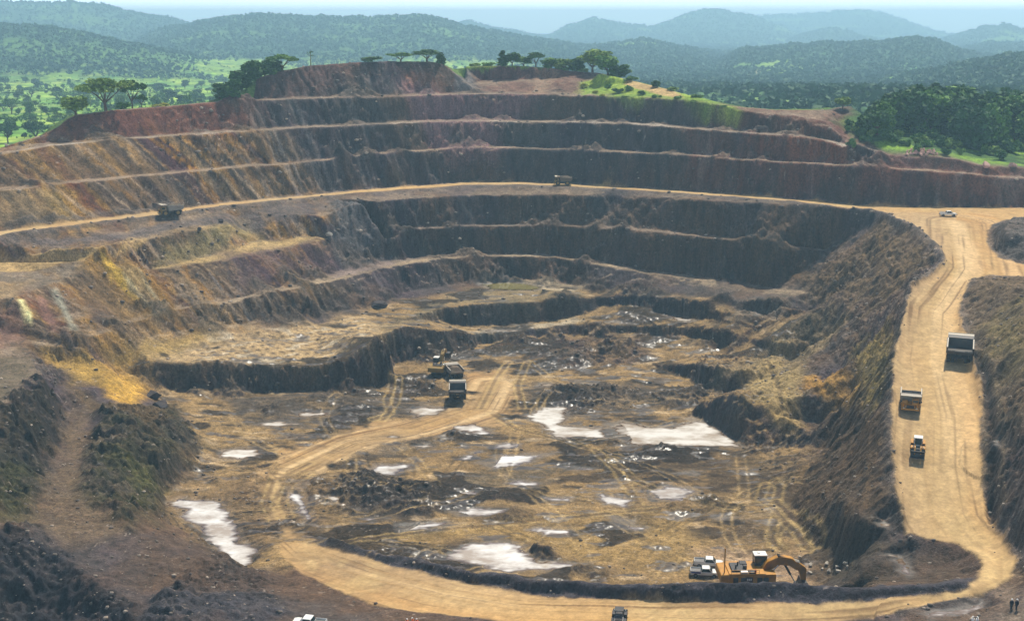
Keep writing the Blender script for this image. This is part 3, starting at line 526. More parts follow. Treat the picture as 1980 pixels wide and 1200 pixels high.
patch([(1330,1060),(1560,1068),(1620,1100),(1560,1122),(1390,1118)], '#b89a7c', .85, 4, 3, .15)
patch([(760,620),(900,560),(1100,552),(1140,575),(860,592),(780,625),(700,655),(640,640)], '#8d7f62', .7, 4, 5, .3)
patch([(900,640),(960,632),(1110,615),(1130,622),(1000,640),(920,646)], '#c8b89c', .7, 1.5, 2)
patch([(930,541),(1060,541),(1130,556),(1100,566),(1040,560),(940,560)], '#c4b090', .75, 2, 2)
patch([(1420,595),(1500,590),(1530,610),(1440,615)], '#c9b092', .6, 2, 3, .4)
patch([(300,655),(560,628),(700,610),(740,640),(720,680),(640,700),(450,700),(300,698),(240,700)], '#c8aa7c', .9, 4, 4, .15)
bt = pmask([(330,660),(560,628),(700,615),(730,650),(640,700),(400,700)], 3, 2)                 # drill pattern on the block
bu, bv = (x*0.8+y*0.6)/3.3, (-x*0.6+y*0.8)/3.3
hole = np.exp(-(((bu % 1)-.5)**2+((bv % 1)-.5)**2)*18)
mixc(bt*hole*0.85, lin('#5c4c3e')); mixc(bt*sm(.62, .9, vn(bu*1.0, bv*2.2, 4))*0.6, lin('#e0d0b4'))
H += bt*hole*0.25
patch([(250,690),(300,700),(258,720),(300,750),(270,790),(215,775),(190,730),(100,700),(100,680),(200,700)], (.58, .33, .06), .85, 3, 4, .2)
patch([(195,735),(262,735),(275,790),(225,780)], (.72, .42, .07), .8, 2, 3, .1)
patch([(90,680),(200,700),(230,760),(140,740)], (.44, .28, .06), .75, 3, 4, .3)
patch([(240,655),(400,635),(420,655),(300,690),(220,690)], '#a98a3e', .7, 3, 4, .3)
# ochre seams of the left wall
patch([(200,508),(215,505),(240,530),(268,570),(276,594),(262,590),(238,560),(212,530)], (1.2, .78, .07), 1, .8, .6)
patch([(196,505),(205,505),(220,545),(214,548)], (1.1, .7, .06), 1, .7, .6)
patch([(33,578),(45,577),(62,610),(62,630),(50,622)], (1.0, .86, .38), 1, .8, .6)
patch([(98,560),(112,556),(150,640),(138,650)], '#a9a894', .7, 1.0, 1.2)
patch([(70,570),(84,565),(112,640),(104,660),(92,640)], '#946a5c', .8, 1.0, 1.2)
patch([(170,505),(290,520),(360,600),(180,655),(150,560)], '#8a6626', .45, 3, 3, .2)
patch([(150,530),(200,520),(240,590),(190,640)], '#453c46', .7, 3, 3, .3)
patch([(80,370),(110,365),(150,430),(180,440),(160,438),(110,440)], '#a48630', .6, 3, 2, .2)
patch([(0,370),(80,365),(130,430),(0,444)], '#9c8158', .7, 4, 3, .2)
patch([(-220,520),(120,515),(160,500),(130,545),(20,580),(-220,600)], '#8a7a66', .8, 3, 4, .4)
patch([(-220,560),(60,545),(20,578),(-220,600)], '#ab8c5c', .7, 3, 4, .2)
patch([(-220,600),(30,590),(60,660),(-220,700)], '#94695a', .6, 4, 4, .4)
patch([(400,440),(480,420),(500,460),(420,490),(300,515),(300,490)], '#a08e5a', .8, 3, 3, .3)
patch([(300,518),(420,490),(500,468),(610,458),(560,477),(400,506)], '#c3a468', .85, 1.2, 1.2)
patch([(420,490),(560,480),(640,465),(700,520),(560,550),(470,570)], '#5d4550', .65, 5, 4, .4)
patch([(640,390),(700,395),(740,500),(660,520),(640,460)], '#6f6e70', .8, 3, 3, .3)
patch([(660,515),(760,502),(760,512),(640,540)], '#93807a', .7, 1.5, 2)
patch([(0,462),(240,450),(500,400),(640,388),(620,410),(440,430),(240,462),(0,470)], '#6a5f5c', .8, 2, 3, .3)
patch([(-220,500),(0,498),(150,497),(220,486),(280,460),(290,465),(230,492),(150,505),(-220,512)], '#c6a468', .85, .8, 1)
# left foreground
patch([(-220,700),(60,690),(70,728),(0,788),(-220,800)], '#6b5f4a', .85, 3, 3, .3)
patch([(0,792),(70,732),(128,795),(118,850),(60,1000),(-220,1000)], '#38301f', .9, 3, 3, .3)
patch([(0,900),(70,900),(70,1020),(-100,1020)], '#4a4a26', .6, 4, 4, .4)
patch([(135,760),(185,800),(160,960),(250,1030),(120,1060),(65,1010),(120,850)], '#75614a', .85, 3, 3, .2)
patch([(190,800),(330,785),(390,850),(370,900),(315,960),(330,1010),(250,1030),(160,950)], '#484526', .85, 4, 4, .35)
patch([(230,900),(330,880),(310,960),(270,990)], '#5f6028', .55, 4, 4, .4)
patch([(250,1040),(400,1055),(480,1100),(400,1160),(250,1130)], '#5c4a3c', .85, 4, 4, .3)
patch([(-220,1080),(60,1020),(260,1175),(260,1260),(-220,1300)], '#2c2a30', .92, 4, 4, .3)
patch([(300,1170),(500,1150),(560,1200),(560,1260),(260,1260)], '#47454c', .85, 4, 4, .3)
patch([(430,1090),(520,1110),(560,1160),(400,1150)], '#47403e', .6, 4, 4, .4)
patch([(120,742),(235,792),(340,780),(310,855),(190,805)], '#6b563a', .85, 3, 3)
patch([(225,515),(262,520),(330,610),(300,612)], '#9a9070', .6, 1.5, 1.5, .3)
patch([(232,530),(240,530),(290,606),(282,606)], '#c9bf9a', .8, .6, .6)
patch([(262,520),(268,520),(318,596),(312,598)], '#c9bf9a', .7, .6, .6)
patch([(150,505),(215,498),(290,522),(350,600),(250,615),(190,600),(160,560)], '#a8802e', .35, 3, 4, .3)
patch([(0,300),(180,280),(300,330),(200,345),(0,366)], '#967448', .35, 4, 5, .3)
# right interior and slopes
patch([(1380,740),(1440,700),(1500,640),(1600,600),(1640,620),(1560,700),(1560,780),(1500,800),(1440,750)], '#a08a62', .85, 4, 4, .3)
patch([(1540,760),(1560,730),(1640,740),(1650,775),(1600,785)], '#c09040', .8, 2, 3, .1)
patch([(1430,775),(1500,770),(1540,840),(1490,810)], '#a98a52', .8, 2, 2, .2)
patch([(1580,860),(1660,620),(1720,680),(1722,900),(1740,1010),(1690,1010),(1600,1080),(1520,980)], '#665036', .85, 4, 4, .3)
patch([(1650,680),(1700,640),(1725,640),(1722,760),(1690,800),(1660,760)], '#a08a4c', .75, 3, 3, .3)
patch([(1400,470),(1660,490),(1700,430),(1800,470),(1815,510),(1700,600),(1560,580),(1600,520)], '#7a6240', .8, 5, 5, .3)
patch([(1880,545),(1980,540),(2200,560),(2200,1150),(1985,1110),(1930,1000),(1900,880),(1910,780),(1862,650)], '#705c42', .8, 3, 4, .3)
patch([(1930,600),(1985,580),(1985,720),(1920,680)], '#8a7a48', .7, 5, 5, .3)
patch([(1920,860),(1985,850),(1985,1080),(1940,1040)], '#57494c', .7, 4, 4, .3)
patch([(1905,700),(1918,700),(1935,850),(1915,980),(1900,940),(1912,850)], '#4b3d34', .8, 1.2, 1)
patch([(1915,440),(1980,424),(2100,440),(2100,500),(1950,500)], '#6a625c', .8, 2, 3, .3)
patch([(1580,1060),(1690,1015),(1740,1060),(1750,1110),(1640,1135)], '#4e4230', .8, 3, 3, .3)
patch([(1730,1050),(1860,1060),(1880,1100),(1840,1130),(1740,1130)], '#594a3a', .7, 3, 3, .3)
patch([(1440,745),(1500,690),(1545,735),(1550,830),(1490,800),(1452,778)], '#b39a66', .85, 3, 3, .1)
patch([(1560,735),(1650,735),(1650,778),(1590,782)], '#bb9048', .8, 2, 3, .1)
mixc(ditch*.8, lin('#3a2c20')); mixc(ridge_*.4, lin('#8d7a5c'))
patch([(1100,385),(1660,410),(1660,490),(1500,556),(1250,520),(1150,508),(1050,440)], '#7a5f42', .45, 5, 6, .3)
# bunds, banks
q = np.array([P(*p)[:2] for p in L['berm']]); sl, d, s, sg = line_co(q, 9); mm = np.zeros_like(x); mm[sl] = sm(6.0, 3.2, d)*(1-road[sl]); mixc(mm*0.92, lin('#46434a'))
mixc(bank*(1-road*0.8)*0.55, lin('#6d635c'))
mixc(heapm*(1-road)*.55, lin('#4a4038')); mixc(heapm*sm(-.1, .4, n_edge)*.4, lin('#7c6c5a'))
# ---- greens
gm = pmask([(1125,160),(1170,145),(1240,160),(1300,175),(1400,203),(1432,214),(1370,200),(1290,191),(1200,188),(1120,184)], 3, 3)
grass_hill = gm.copy(); mixc(gm*0.95, lin('#8ea63a')); mixc(gm*sm(0.0, 0.4, fbm(x/7, y/7, 4, 3))*0.6, lin('#6c8c34'))
patch([(1160,142),(1200,150),(1320,190),(1280,186),(1210,165)], '#c2a070', .9, 1.0, 1.5)
behind = np.zeros_like(x)
for nm in ('summit', 'rim0', 'grass_rim', 'amph_top', 'right_sky'):
    pass
gm2 = pmask([(1612,236),(1650,222),(1740,226),(1980,246),(2200,255),(2200,330),(1980,322),(1890,315),(1840,303),(1760,296),(1700,285),(1640,250)], 4, 4)
mixc(gm2*0.95, lin('#46692c')); mixc(gm2*sm(0, 0.35, fbm(x/8, y/8, 9, 3))*0.7, lin('#33552a')); mixc(gm2*sm(-.1, .35, fbm(x/22, y/7, 3, 3))*.75, lin('#86a838'))
gm3 = sm(0.0, 1.0, (y-(505+0.10*x+0*y))/20)*0
rimq = np.array([P(*p)[:2] for p in (L['rim0'][:7]+L['summit'][1:]+L['amph_top'][1:]+L['grass_rim'][1:]+L['right_sky']+L['forest_foot'])])
o_ = np.argsort(rimq[:, 0]); ry_ = np.interp(gx, rimq[o_, 0], rimq[o_, 1])
gm3 = sm(4.5, 10, y-ry_[None, :]+2*n_edge); mixc(gm3*0.95, lin('#5e7a30')); mixc(gm3*sm(0, .35, fbm(x/12, y/12, 5, 3))*.6, lin('#3f5c28'))
green = np.clip(gm+gm2+gm3, 0, 1)
q = np.array([P(*p)[:2] for p in L['amph_top'][:5]]); sl, d, s, sg = line_co(q, 8); mm = np.zeros_like(x); mm[sl] = sm(2.4, 1.0, d+.8*n_edge[sl])*(y[sl] > np.interp(x[sl], np.sort(q[:, 0]), q[np.argsort(q[:, 0]), 1])-.2); mixc(mm*.85, lin('#86a03a'))
# ---- haul roads
rb = lin('#bc9d6e'); rc = np.zeros_like(x)
fr = road*sm(-100, -103, H)*(0.35+0.3*sm(-.2, .4, fbm(x/8, y/5, 3, 3)))
mixc(road-fr, rb)
mixc(fr*.6, lin('#a98a60'))
mixc(road*sm(-0.1, 0.5, n_big)*0.5, lin('#bf965c')); mixc(road*sm(0.05, .4, fbm(x/7, y/16, 9, 3))*.5, lin('#c8ac78')); mixc(road*sm(0.1, 0.5, n_edge)*0.3, lin('#a9875c'))
tr = vn(cdist*csgn/0.8+20, cs/55, 3); tr2 = vn(cdist*csgn/2.6, cs/90, 8); mm = np.zeros_like(x)
mm[csl] = road[csl]*sm(.55, .85, tr)*0.55; mixc(mm, lin('#9a7a50')); mm[csl] = road[csl]*sm(.52, .78, tr2)*0.8; mixc(mm, lin('#d8b888'))
mm[csl] = (road-fr)[csl]*sm(1, 7, cdist*csgn)*.5; mixc(mm, lin('#b79a74')); mm[csl] = (road-fr)[csl]*sm(-1, -7, cdist*csgn)*.45; mixc(mm*.7, lin('#c08c4c')); mm[csl] = road[csl]*sm(.66, .92, vn(cdist*csgn/0.6, cs/25+9, 6))*0.7; mixc(mm, lin('#6f5439'))
m = pmask([(1725,760),(1760,620),(1850,620),(1880,760),(1890,900),(1930,1060),(1900,1140),(1780,1020),(1730,900)], 6, 5); mixc(m*road*0.45, lin('#c6a878'))
# ---- wet margins and tyre marks
wetf = floorp*sm(.16, .42, fbm(x/7, y/2.6, 11, 4)+.12*mudz)*(1-road*.8)
wetness = np.clip(np.maximum(wet*.8, wetf), 0, 1)
mixc(floorp*sm(.3, .8, mudz)*(1-road)*.9, lin('#2f2721')); mixc(wetness*0.8*(1-road*0.5), lin('#463a30'))
TRACKS = [[(1495,930),(1508,945),(1500,975),(1540,1005),(1580,1050),(1560,1065)],[(1480,935),(1470,965),(1500,985),(1520,1010),(1500,1030),(1495,1055)],[(1520,1010),(1540,1030),(1560,1060)],[(1440,975),(1500,970),(1560,1020),(1585,1055)],[(1500,1000),(1490,1040),(1510,1060)],
 [(1150,870),(1190,910),(1220,950),(1235,975)],[(1180,890),(1230,930),(1300,960),(1420,985)],[(760,745),(748,775),(755,800),(720,812)],[(772,745),(765,780),(740,812)],[(950,800),(1000,830),(1080,850),(1150,870)],[(930,790),(960,730),(985,700)],[(1010,790),(1000,745),(1020,700)],
 [(600,1050),(700,1045),(850,1025),(1000,1010),(1200,990),(1300,985)],[(560,1000),(545,970),(560,940),(600,915)],[(530,1010),(515,970),(530,930),(600,895)],[(1480,700),(1500,730),(1510,790)]]
for t_ in TRACKS:
    sl, d, s, sg = line_co(XY(t_), 4); mm = np.zeros_like(x)
    mm[sl] = np.exp(-((d-1.1)/0.42)**2)*(0.6+0.5*n_edge[sl]); mixc(np.clip(mm, 0, 1)*0.8, lin('#bfa36c'))
    mm[sl] = np.exp(-((d-0.2)/0.35)**2); mixc(np.clip(mm, 0, 1)*0.5, lin('#5d4a36'))
gT = np.random.RandomState(12)
for k in range(46):
    px0, py0 = gT.uniform(560, 1480), gT.uniform(720, 1060); a_ = gT.uniform(0, 6.28); kv = gT.uniform(-.06, .06); q = hit(px0, py0)
    if q[2] > -103: continue
    pt = [np.array(q[:2])]
    for j in range(16): a_ += kv+gT.normal()*.05; pt.append(pt[-1]+3.0*np.array([math.cos(a_), math.sin(a_)]))
    sl, d, s, sg = line_co(np.array(pt), 3); f_ = floorp[sl]*(1-road[sl]*.5)*sm(0, 8, s)*sm(48, 38, s); mm = np.zeros_like(d)
    mm = np.exp(-((d-1.15)/.38)**2)*f_*(.5+.6*n_edge[sl]); mm = np.clip(mm, 0, 1)[..., None]*.75; cc_ = lin('#c2a470' if k % 3 else '#2e261f'); col[sl] = col[sl]*(1-mm)+cc_*mm
    H[sl] -= .09*np.exp(-((d-1.15)/.4)**2)*f_
for cx_, cy_, R_ in ((498,975,26),(470,960,20),(1285,955,14),(1180,680,12)):
    q = hit(cx_, cy_); d = np.hypot((x-q[0])*1.0, (y-q[1])*0.75); mm = sm(R_, R_*.6, d)*sm(.45, .7, vn(d/0.8, np.arctan2(x-q[0], y-q[1])*1.5+9, 3)); mixc(mm*.6, lin('#8f7552'))
# ---- overall grain
gr = 1+0.42*n_fine+0.25*fbm(x/3.5, y/3.5, 6, 3)+0.12*(vn(x/0.55, y/0.55, 2)-.5)
col *= np.clip(gr*(1-road*.0), 0.45, 1.6)[..., None]**(1-0.65*road[..., None])
sp = vn(x/0.7+11, y/0.7, 13); m = sm(.90, .97, sp)*(1-road)*(1-green)*sm(-.2, .3, fbm(x/15, y/15, 14, 2)); mixc(m*.6, lin('#b8a898'))
lum = col.mean(-1, keepdims=True); sat = (1-.06*left)[..., None]; col = np.clip(lum+(col-lum)*sat, .01, .9)
dk = sm(.5, 1.1, slope)*(1-left)  # steep faces darkened as fresh rock and to deepen their shade
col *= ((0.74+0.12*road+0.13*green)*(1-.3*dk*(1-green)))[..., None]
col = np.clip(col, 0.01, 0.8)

def grid_mesh(name, xs, ys, zs, colors, keep=None, wetm=None):
    ny, nx = zs.shape
    idx = np.arange(ny*nx).reshape(ny, nx)
    q = np.stack([idx[:-1, :-1], idx[:-1, 1:], idx[1:, 1:], idx[1:, :-1]], -1)
    q = q[keep] if keep is not None else q.reshape(-1, 4)
    used, inv = np.unique(q, return_inverse=True); q = inv.reshape(-1, 4)
    co = np.stack([xs, ys, zs], -1).reshape(-1, 3)[used].astype(np.float32)
    me = bpy.data.meshes.new(name); me.vertices.add(len(co)); me.vertices.foreach_set('co', co.ravel())
    me.loops.add(q.size); me.loops.foreach_set('vertex_index', q.ravel().astype(np.int32))
    me.polygons.add(len(q)); me.polygons.foreach_set('loop_start', np.arange(0, q.size, 4, dtype=np.int32))
    me.polygons.foreach_set('use_smooth', np.ones(len(q), bool)); me.update()
    at = me.color_attributes.new('albedo', 'FLOAT_COLOR', 'POINT')
    c4 = np.ones((len(co), 4), np.float32); c4[:, :3] = colors.reshape(-1, 3)[used]; at.data.foreach_set('color', c4.ravel())
    if wetm is not None:
        wa = me.attributes.new('wetness', 'FLOAT', 'POINT'); wa.data.foreach_set('value', wetm.reshape(-1)[used].astype(np.float32))
    o = bpy.data.objects.new(name, me); C.objects.link(o); o['kind'] = 'structure'; return o
def ground_mat(name, bump=0.6, scale=1.3, rough=0.92, lo=.55, hi=1.45):
    m = bpy.data.materials.new(name); m.use_nodes = True; n = m.node_tree; p = n.nodes['Principled BSDF']; l = n.links
    at = n.nodes.new('ShaderNodeAttribute'); at.attribute_name = 'albedo'
    tc = n.nodes.new('ShaderNodeTexCoord')
    nz = n.nodes.new('ShaderNodeTexNoise'); nz.inputs['Scale'].default_value = scale; nz.inputs['Detail'].default_value = 6; nz.inputs['Roughness'].default_value = 0.65
    l.new(tc.outputs['Object'], nz.inputs['Vector'])
    mr = n.nodes.new('ShaderNodeMapRange'); mr.inputs['From Min'].default_value = .3; mr.inputs['From Max'].default_value = .7; mr.inputs['To Min'].default_value = lo; mr.inputs['To Max'].default_value = hi
    l.new(nz.outputs['Fac'], mr.inputs['Value'])
    mx = n.nodes.new('ShaderNodeMix'); mx.data_type = 'RGBA'; mx.blend_type = 'MULTIPLY'; mx.inputs[0].default_value = 1
    mp = n.nodes.new('ShaderNodeMapping'); mp.inputs['Scale'].default_value = (2.6*scale, 2.6*scale, .55*scale); n3 = n.nodes.new('ShaderNodeTexNoise'); n3.inputs['Scale'].default_value = 1; n3.inputs['Detail'].default_value = 4; n3.inputs['Roughness'].default_value = .7
    l.new(tc.outputs['Object'], mp.inputs[0]); l.new(mp.outputs[0], n3.inputs['Vector']); m3 = n.nodes.new('ShaderNodeMapRange'); m3.inputs['From Min'].default_value = .32; m3.inputs['From Max'].default_value = .68; m3.inputs['To Min'].default_value = lo; m3.inputs['To Max'].default_value = hi; l.new(n3.outputs['Fac'], m3.inputs['Value'])
    mul = n.nodes.new('ShaderNodeMath'); mul.operation = 'MULTIPLY'; l.new(mr.outputs[0], mul.inputs[0]); l.new(m3.outputs[0], mul.inputs[1])
    l.new(at.outputs['Color'], mx.inputs[6]); l.new(mul.outputs[0], mx.inputs[7]); l.new(mx.outputs[2], p.inputs['Base Color'])
    bp = n.nodes.new('ShaderNodeBump'); bp.inputs['Strength'].default_value = bump; bp.inputs['Distance'].default_value = 0.5
    l.new(nz.outputs['Fac'], bp.inputs['Height']); l.new(bp.outputs[0], p.inputs['Normal'])
    wt = n.nodes.new('ShaderNodeAttribute'); wt.attribute_name = 'wetness'
    ro = n.nodes.new('ShaderNodeMapRange'); ro.inputs['From Min'].default_value = .45; ro.inputs['From Max'].default_value = .95; ro.inputs['To Min'].default_value = rough; ro.inputs['To Max'].default_value = .34; l.new(wt.outputs['Fac'], ro.inputs['Value']); l.new(ro.outputs[0], p.inputs['Roughness'])
    so = n.nodes.new('ShaderNodeMapRange'); so.inputs['To Min'].default_value = .15; so.inputs['To Max'].default_value = .4; l.new(wt.outputs['Fac'], so.inputs['Value']); l.new(so.outputs[0], p.inputs['Specular IOR Level'])
    bs = n.nodes.new('ShaderNodeMapRange'); bs.inputs['From Min'].default_value = .4; bs.inputs['From Max'].default_value = .9; bs.inputs['To Min'].default_value = bump; bs.inputs['To Max'].default_value = bump*.12; l.new(wt.outputs['Fac'], bs.inputs['Value']); l.new(bs.outputs[0], bp.inputs['Strength'])
    return m
isroad = (road[:-1, :-1]+road[1:, 1:]+road[:-1, 1:]+road[1:, :-1])/4 > 0.5
MG = ground_mat('earth_and_rock', 0.9); MR = ground_mat('packed_laterite', 0.12, 0.6, lo=.82, hi=1.18)
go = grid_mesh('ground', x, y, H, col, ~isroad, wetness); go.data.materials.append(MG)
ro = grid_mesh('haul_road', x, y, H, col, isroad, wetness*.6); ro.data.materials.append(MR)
# water
wm = bpy.data.materials.new('muddy_water_painted_glare'); wm.use_nodes = True; p = wm.node_tree.nodes['Principled BSDF']
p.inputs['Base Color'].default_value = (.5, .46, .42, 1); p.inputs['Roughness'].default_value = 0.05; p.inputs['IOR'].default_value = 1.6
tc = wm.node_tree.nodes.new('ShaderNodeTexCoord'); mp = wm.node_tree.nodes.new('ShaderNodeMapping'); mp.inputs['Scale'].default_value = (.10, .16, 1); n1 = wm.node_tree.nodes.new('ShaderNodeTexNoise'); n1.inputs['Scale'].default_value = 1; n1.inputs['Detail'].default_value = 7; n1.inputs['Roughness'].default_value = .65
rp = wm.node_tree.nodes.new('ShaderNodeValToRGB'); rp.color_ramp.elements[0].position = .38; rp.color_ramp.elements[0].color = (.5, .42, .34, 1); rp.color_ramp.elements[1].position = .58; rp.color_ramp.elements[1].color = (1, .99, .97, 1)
wat = wm.node_tree.nodes.new('ShaderNodeAttribute'); wat.attribute_name = 'albedo'; wmx = wm.node_tree.nodes.new('ShaderNodeMix'); wmx.data_type = 'RGBA'; wmx.blend_type = 'MULTIPLY'; wmx.inputs[0].default_value = 1
n2 = wm.node_tree.nodes.new('ShaderNodeTexNoise'); n2.inputs['Scale'].default_value = 2.2; bpw = wm.node_tree.nodes.new('ShaderNodeBump'); bpw.inputs['Strength'].default_value = .06; bpw.inputs['Distance'].default_value = .1
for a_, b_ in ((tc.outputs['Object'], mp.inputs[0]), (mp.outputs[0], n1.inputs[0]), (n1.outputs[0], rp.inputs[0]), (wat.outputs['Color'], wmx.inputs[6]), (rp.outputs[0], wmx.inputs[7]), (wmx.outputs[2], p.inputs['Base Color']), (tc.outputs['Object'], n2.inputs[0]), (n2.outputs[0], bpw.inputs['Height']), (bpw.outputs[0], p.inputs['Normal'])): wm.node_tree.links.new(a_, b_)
wg = wm.copy(); wg.name = 'green_water'
for e_ in wg.node_tree.nodes['Color Ramp'].color_ramp.elements: e_.color = (.26, .23, .09, 1)
for k, (sl, msk, lvl) in enumerate(POOLS):
    mk = msk[:-1, :-1] & msk[1:, 1:] & msk[:-1, 1:] & msk[1:, :-1]
    if not mk.any(): continue
    X_, Y_ = x[sl], y[sl]; dep = np.clip(lvl-H[sl], 0, 1)+.05*n_fine[sl]+.06*n_edge[sl]; dm = sm(.02, .30, dep)[..., None]; o = grid_mesh('puddle', X_, Y_, np.full(X_.shape, lvl-0.02), lin('#6b543c')*(1-dm)+np.array([.78, .75, .71])*dm, mk); o.data.materials.append(wg if k == 16 else wm)  # muddy brown margin; pale albedo further in paints the reflected sky
# ------------------------------------------------------------------ outer land: polar sheet out to the hazy plain
az = np.linspace(-38, 38, 760); dd = [60.0]
while dd[-1] < 13800: dd.append(dd[-1]*1.0105+0.6)
dd = np.array(dd); A_, D_ = np.meshgrid(np.radians(az), dd)
ox, oy = D_*np.sin(A_), D_*np.cos(A_)
oz = outer_z(ox, oy)
can = np.abs(fbm(ox/16, oy/16, 4, 2))*5+np.abs(fbm(ox/45, oy/45, 9, 2))*6
forest = sm(1200, 1700, D_)*0
hgt = oz-outer_z(ox, oy, True); forestm = np.clip(sm(6, 30, hgt+14*fbm(ox/200, oy/200, 2, 3))+sm(2900, 4000, D_), 0, 1)
right_f = sm(-20, 120, ox)*sm(500, 640, oy); forestm = np.maximum(forestm, right_f*sm(-0.5, 0.1, fbm(ox/150, oy/150, 6, 3)+0.1))
oz = oz+forestm*can*0.8
oc = np.zeros(ox.shape+(3,))
def mo(m, c): oc[:] = oc*(1-m[..., None])+lin(c)*m[..., None]
oc[:] = lin('#86a832'); mo(sm(-.2, .4, fbm(ox/60, oy/110, 3, 4)), '#5f8c30'); mo(sm(.05, .4, fbm(ox/25, oy/50, 10, 4))*.8, '#a8bc4c'); mo(sm(.1, .4, fbm(ox/14, oy/30, 6, 4))*.7, '#4a7030')
mo(sm(.2, .5, fbm(ox/90, oy/50, 13, 3))*.5, '#5a6a3a')
mo(sm(-20, 120, ox)*sm(500, 640, oy)*.85, '#3a6030'); mo(forestm*0.95, '#30552d'); mo(forestm*sm(-.1, .4, fbm(ox/40, oy/40, 7, 4))*.5, '#2a4a28')
clear = sm(.28, .42, fbm(ox/240, oy/240, 14, 3))*sm(900, 1500, D_); mo(clear*np.where(ox < 0, .35, .7), '#6f9438')
for cx_, cy_, wx_, wy_, c in ((1520,130,55,16,'#86a640'),(1450,140,22,8,'#a09868'),(1760,128,30,10,'#6f9a3c'),(1490,195,60,7,'#7f9c50'),(1760,135,40,8,'#6f9a48')):
    pxp = CX+FPX*ox/(oy*CP-oz*SP); pyp = CY-FPX*(oy*SP+oz*CP)/(oy*CP-oz*SP)
    q = ((pxp-cx_)/wx_)**2+((pyp-cy_)/wy_)**2; qm = sm(1.3, .5, q+.5*fbm(ox/50, oy/50, 8, 3))*sm(600, 700, oy)*(D_ < 5200)
    mo(qm*.85, c); forestm = forestm*(1-qm)
oc *= np.clip(1+0.35*fbm(ox/10, oy/10, 5, 3), .5, 1.5)[..., None]
inside = (ox > X0+1) & (ox < X1-1) & (oy > Y0+1) & (oy < Y1-1)
keep = ~(inside[:-1, :-1] & inside[1:, 1:] & inside[:-1, 1:] & inside[1:, :-1])
MH = ground_mat('grass_and_scrub', 0.5, 0.05)
ho = grid_mesh('hills', ox, oy, oz, oc, keep); ho.data.materials.append(MH)
def land_z(px_, py_):
    px_ = np.asarray(px_, float); py_ = np.asarray(py_, float)
    ins = (px_ > X0) & (px_ < X1) & (py_ > Y0) & (py_ < Y1)
    return np.where(ins, ground_z(np.clip(px_, X0, X1), np.clip(py_, Y0, Y1)), outer_z(px_, py_))
# ------------------------------------------------------------------ leaves: every crown is a cloud of small leaf-clump faces
def leaf_mat(name, c1, c2):
    m = bpy.data.materials.new(name); m.use_nodes = True; n = m.node_tree; p = n.nodes['Principled BSDF']; l = n.links
    g = n.nodes.new('ShaderNodeNewGeometry'); r = n.nodes.new('ShaderNodeValToRGB')
    r.color_ramp.elements[0].color = (*lin(c1), 1); r.color_ramp.elements[1].color = (*lin(c2), 1)
    l.new(g.outputs['Random Per Island'], r.inputs['Fac']); l.new(r.outputs['Color'], p.inputs['Base Color'])
    p.inputs['Roughness'].default_value = .75; p.inputs['Specular IOR Level'].default_value = .2
    return m
ML = {'dark': leaf_mat('dark_leaves', '#274a1e', '#4a7030'), 'mid': leaf_mat('mid_leaves', '#3a6426', '#6f9440'), 'olive': leaf_mat('olive_leaves', '#4d6a2c', '#86a048'), 'yellow': leaf_mat('yellow_leaves', '#7d8f30', '#b4ac48'), 'far': leaf_mat('far_leaves', '#2c4f2a', '#3a5f32')}
def simple_mat(name, c, rough=.7, metal=0, spec=.4, noise=0.0, nscale=3):
    m = bpy.data.materials.new(name); m.use_nodes = True; n = m.node_tree; p = n.nodes['Principled BSDF']
    c = lin(c) if isinstance(c, str) else c
    p.inputs['Base Color'].default_value = (*c, 1); p.inputs['Roughness'].default_value = rough; p.inputs['Metallic'].default_value = metal; p.inputs['Specular IOR Level'].default_value = spec
    if noise:
        tc = n.nodes.new('ShaderNodeTexCoord'); nz = n.nodes.new('ShaderNodeTexNoise'); nz.inputs['Scale'].default_value = nscale; nz.inputs['Detail'].default_value = 5
        mx = n.nodes.new('ShaderNodeMix'); mx.data_type = 'RGBA'; mx.inputs[6].default_value = (*c, 1); mx.inputs[7].default_value = (*(np.array(c)*.45+np.array(lin('#8a6c48'))*.3), 1)
        mr = n.nodes.new('ShaderNodeMapRange'); mr.inputs['From Min'].default_value = .45; mr.inputs['From Max'].default_value = .7; mr.inputs['To Max'].default_value = noise
        n.links.new(tc.outputs['Object'], nz.inputs['Vector']); n.links.new(nz.outputs['Fac'], mr.inputs['Value']); n.links.new(mr.outputs[0], mx.inputs[0]); n.links.new(mx.outputs[2], p.inputs['Base Color'])
    return m
MBARK = simple_mat('bark', '#4a3a2c', .9, noise=.5)
def leaf_quads(cen, size, rng):
    """cen (n,3) -> verts, faces of small tilted quads"""
    n = len(cen); a = rng.normal(size=(n, 3)); a[:, 2] = np.abs(a[:, 2])*1.0+0.3; a /= np.linalg.norm(a, axis=1, keepdims=True)
    t = np.cross(a, rng.normal(size=(n, 3))); t /= np.linalg.norm(t, axis=1, keepdims=True)+1e-9; b = np.cross(a, t)
    s = (size*(0.6+0.8*rng.rand(n)))[:, None]
    v = np.stack([cen-t*s-b*s*.7, cen+t*s-b*s*.55, cen+t*s*.8+b*s*.7, cen-t*s*.7+b*s*.6], 1).reshape(-1, 3)
    return v, np.arange(4*n).reshape(-1, 4)
def np_mesh(name, v, q, mat):
    me = bpy.data.meshes.new(name); v = np.asarray(v, np.float32); q = np.asarray(q, np.int32); k = q.shape[1]
    me.vertices.add(len(v)); me.vertices.foreach_set('co', v.ravel()); me.loops.add(q.size); me.loops.foreach_set('vertex_index', q.ravel())
    me.polygons.add(len(q)); me.polygons.foreach_set('loop_start', np.arange(0, q.size, k, dtype=np.int32)); me.update(); me.materials.append(mat); return me
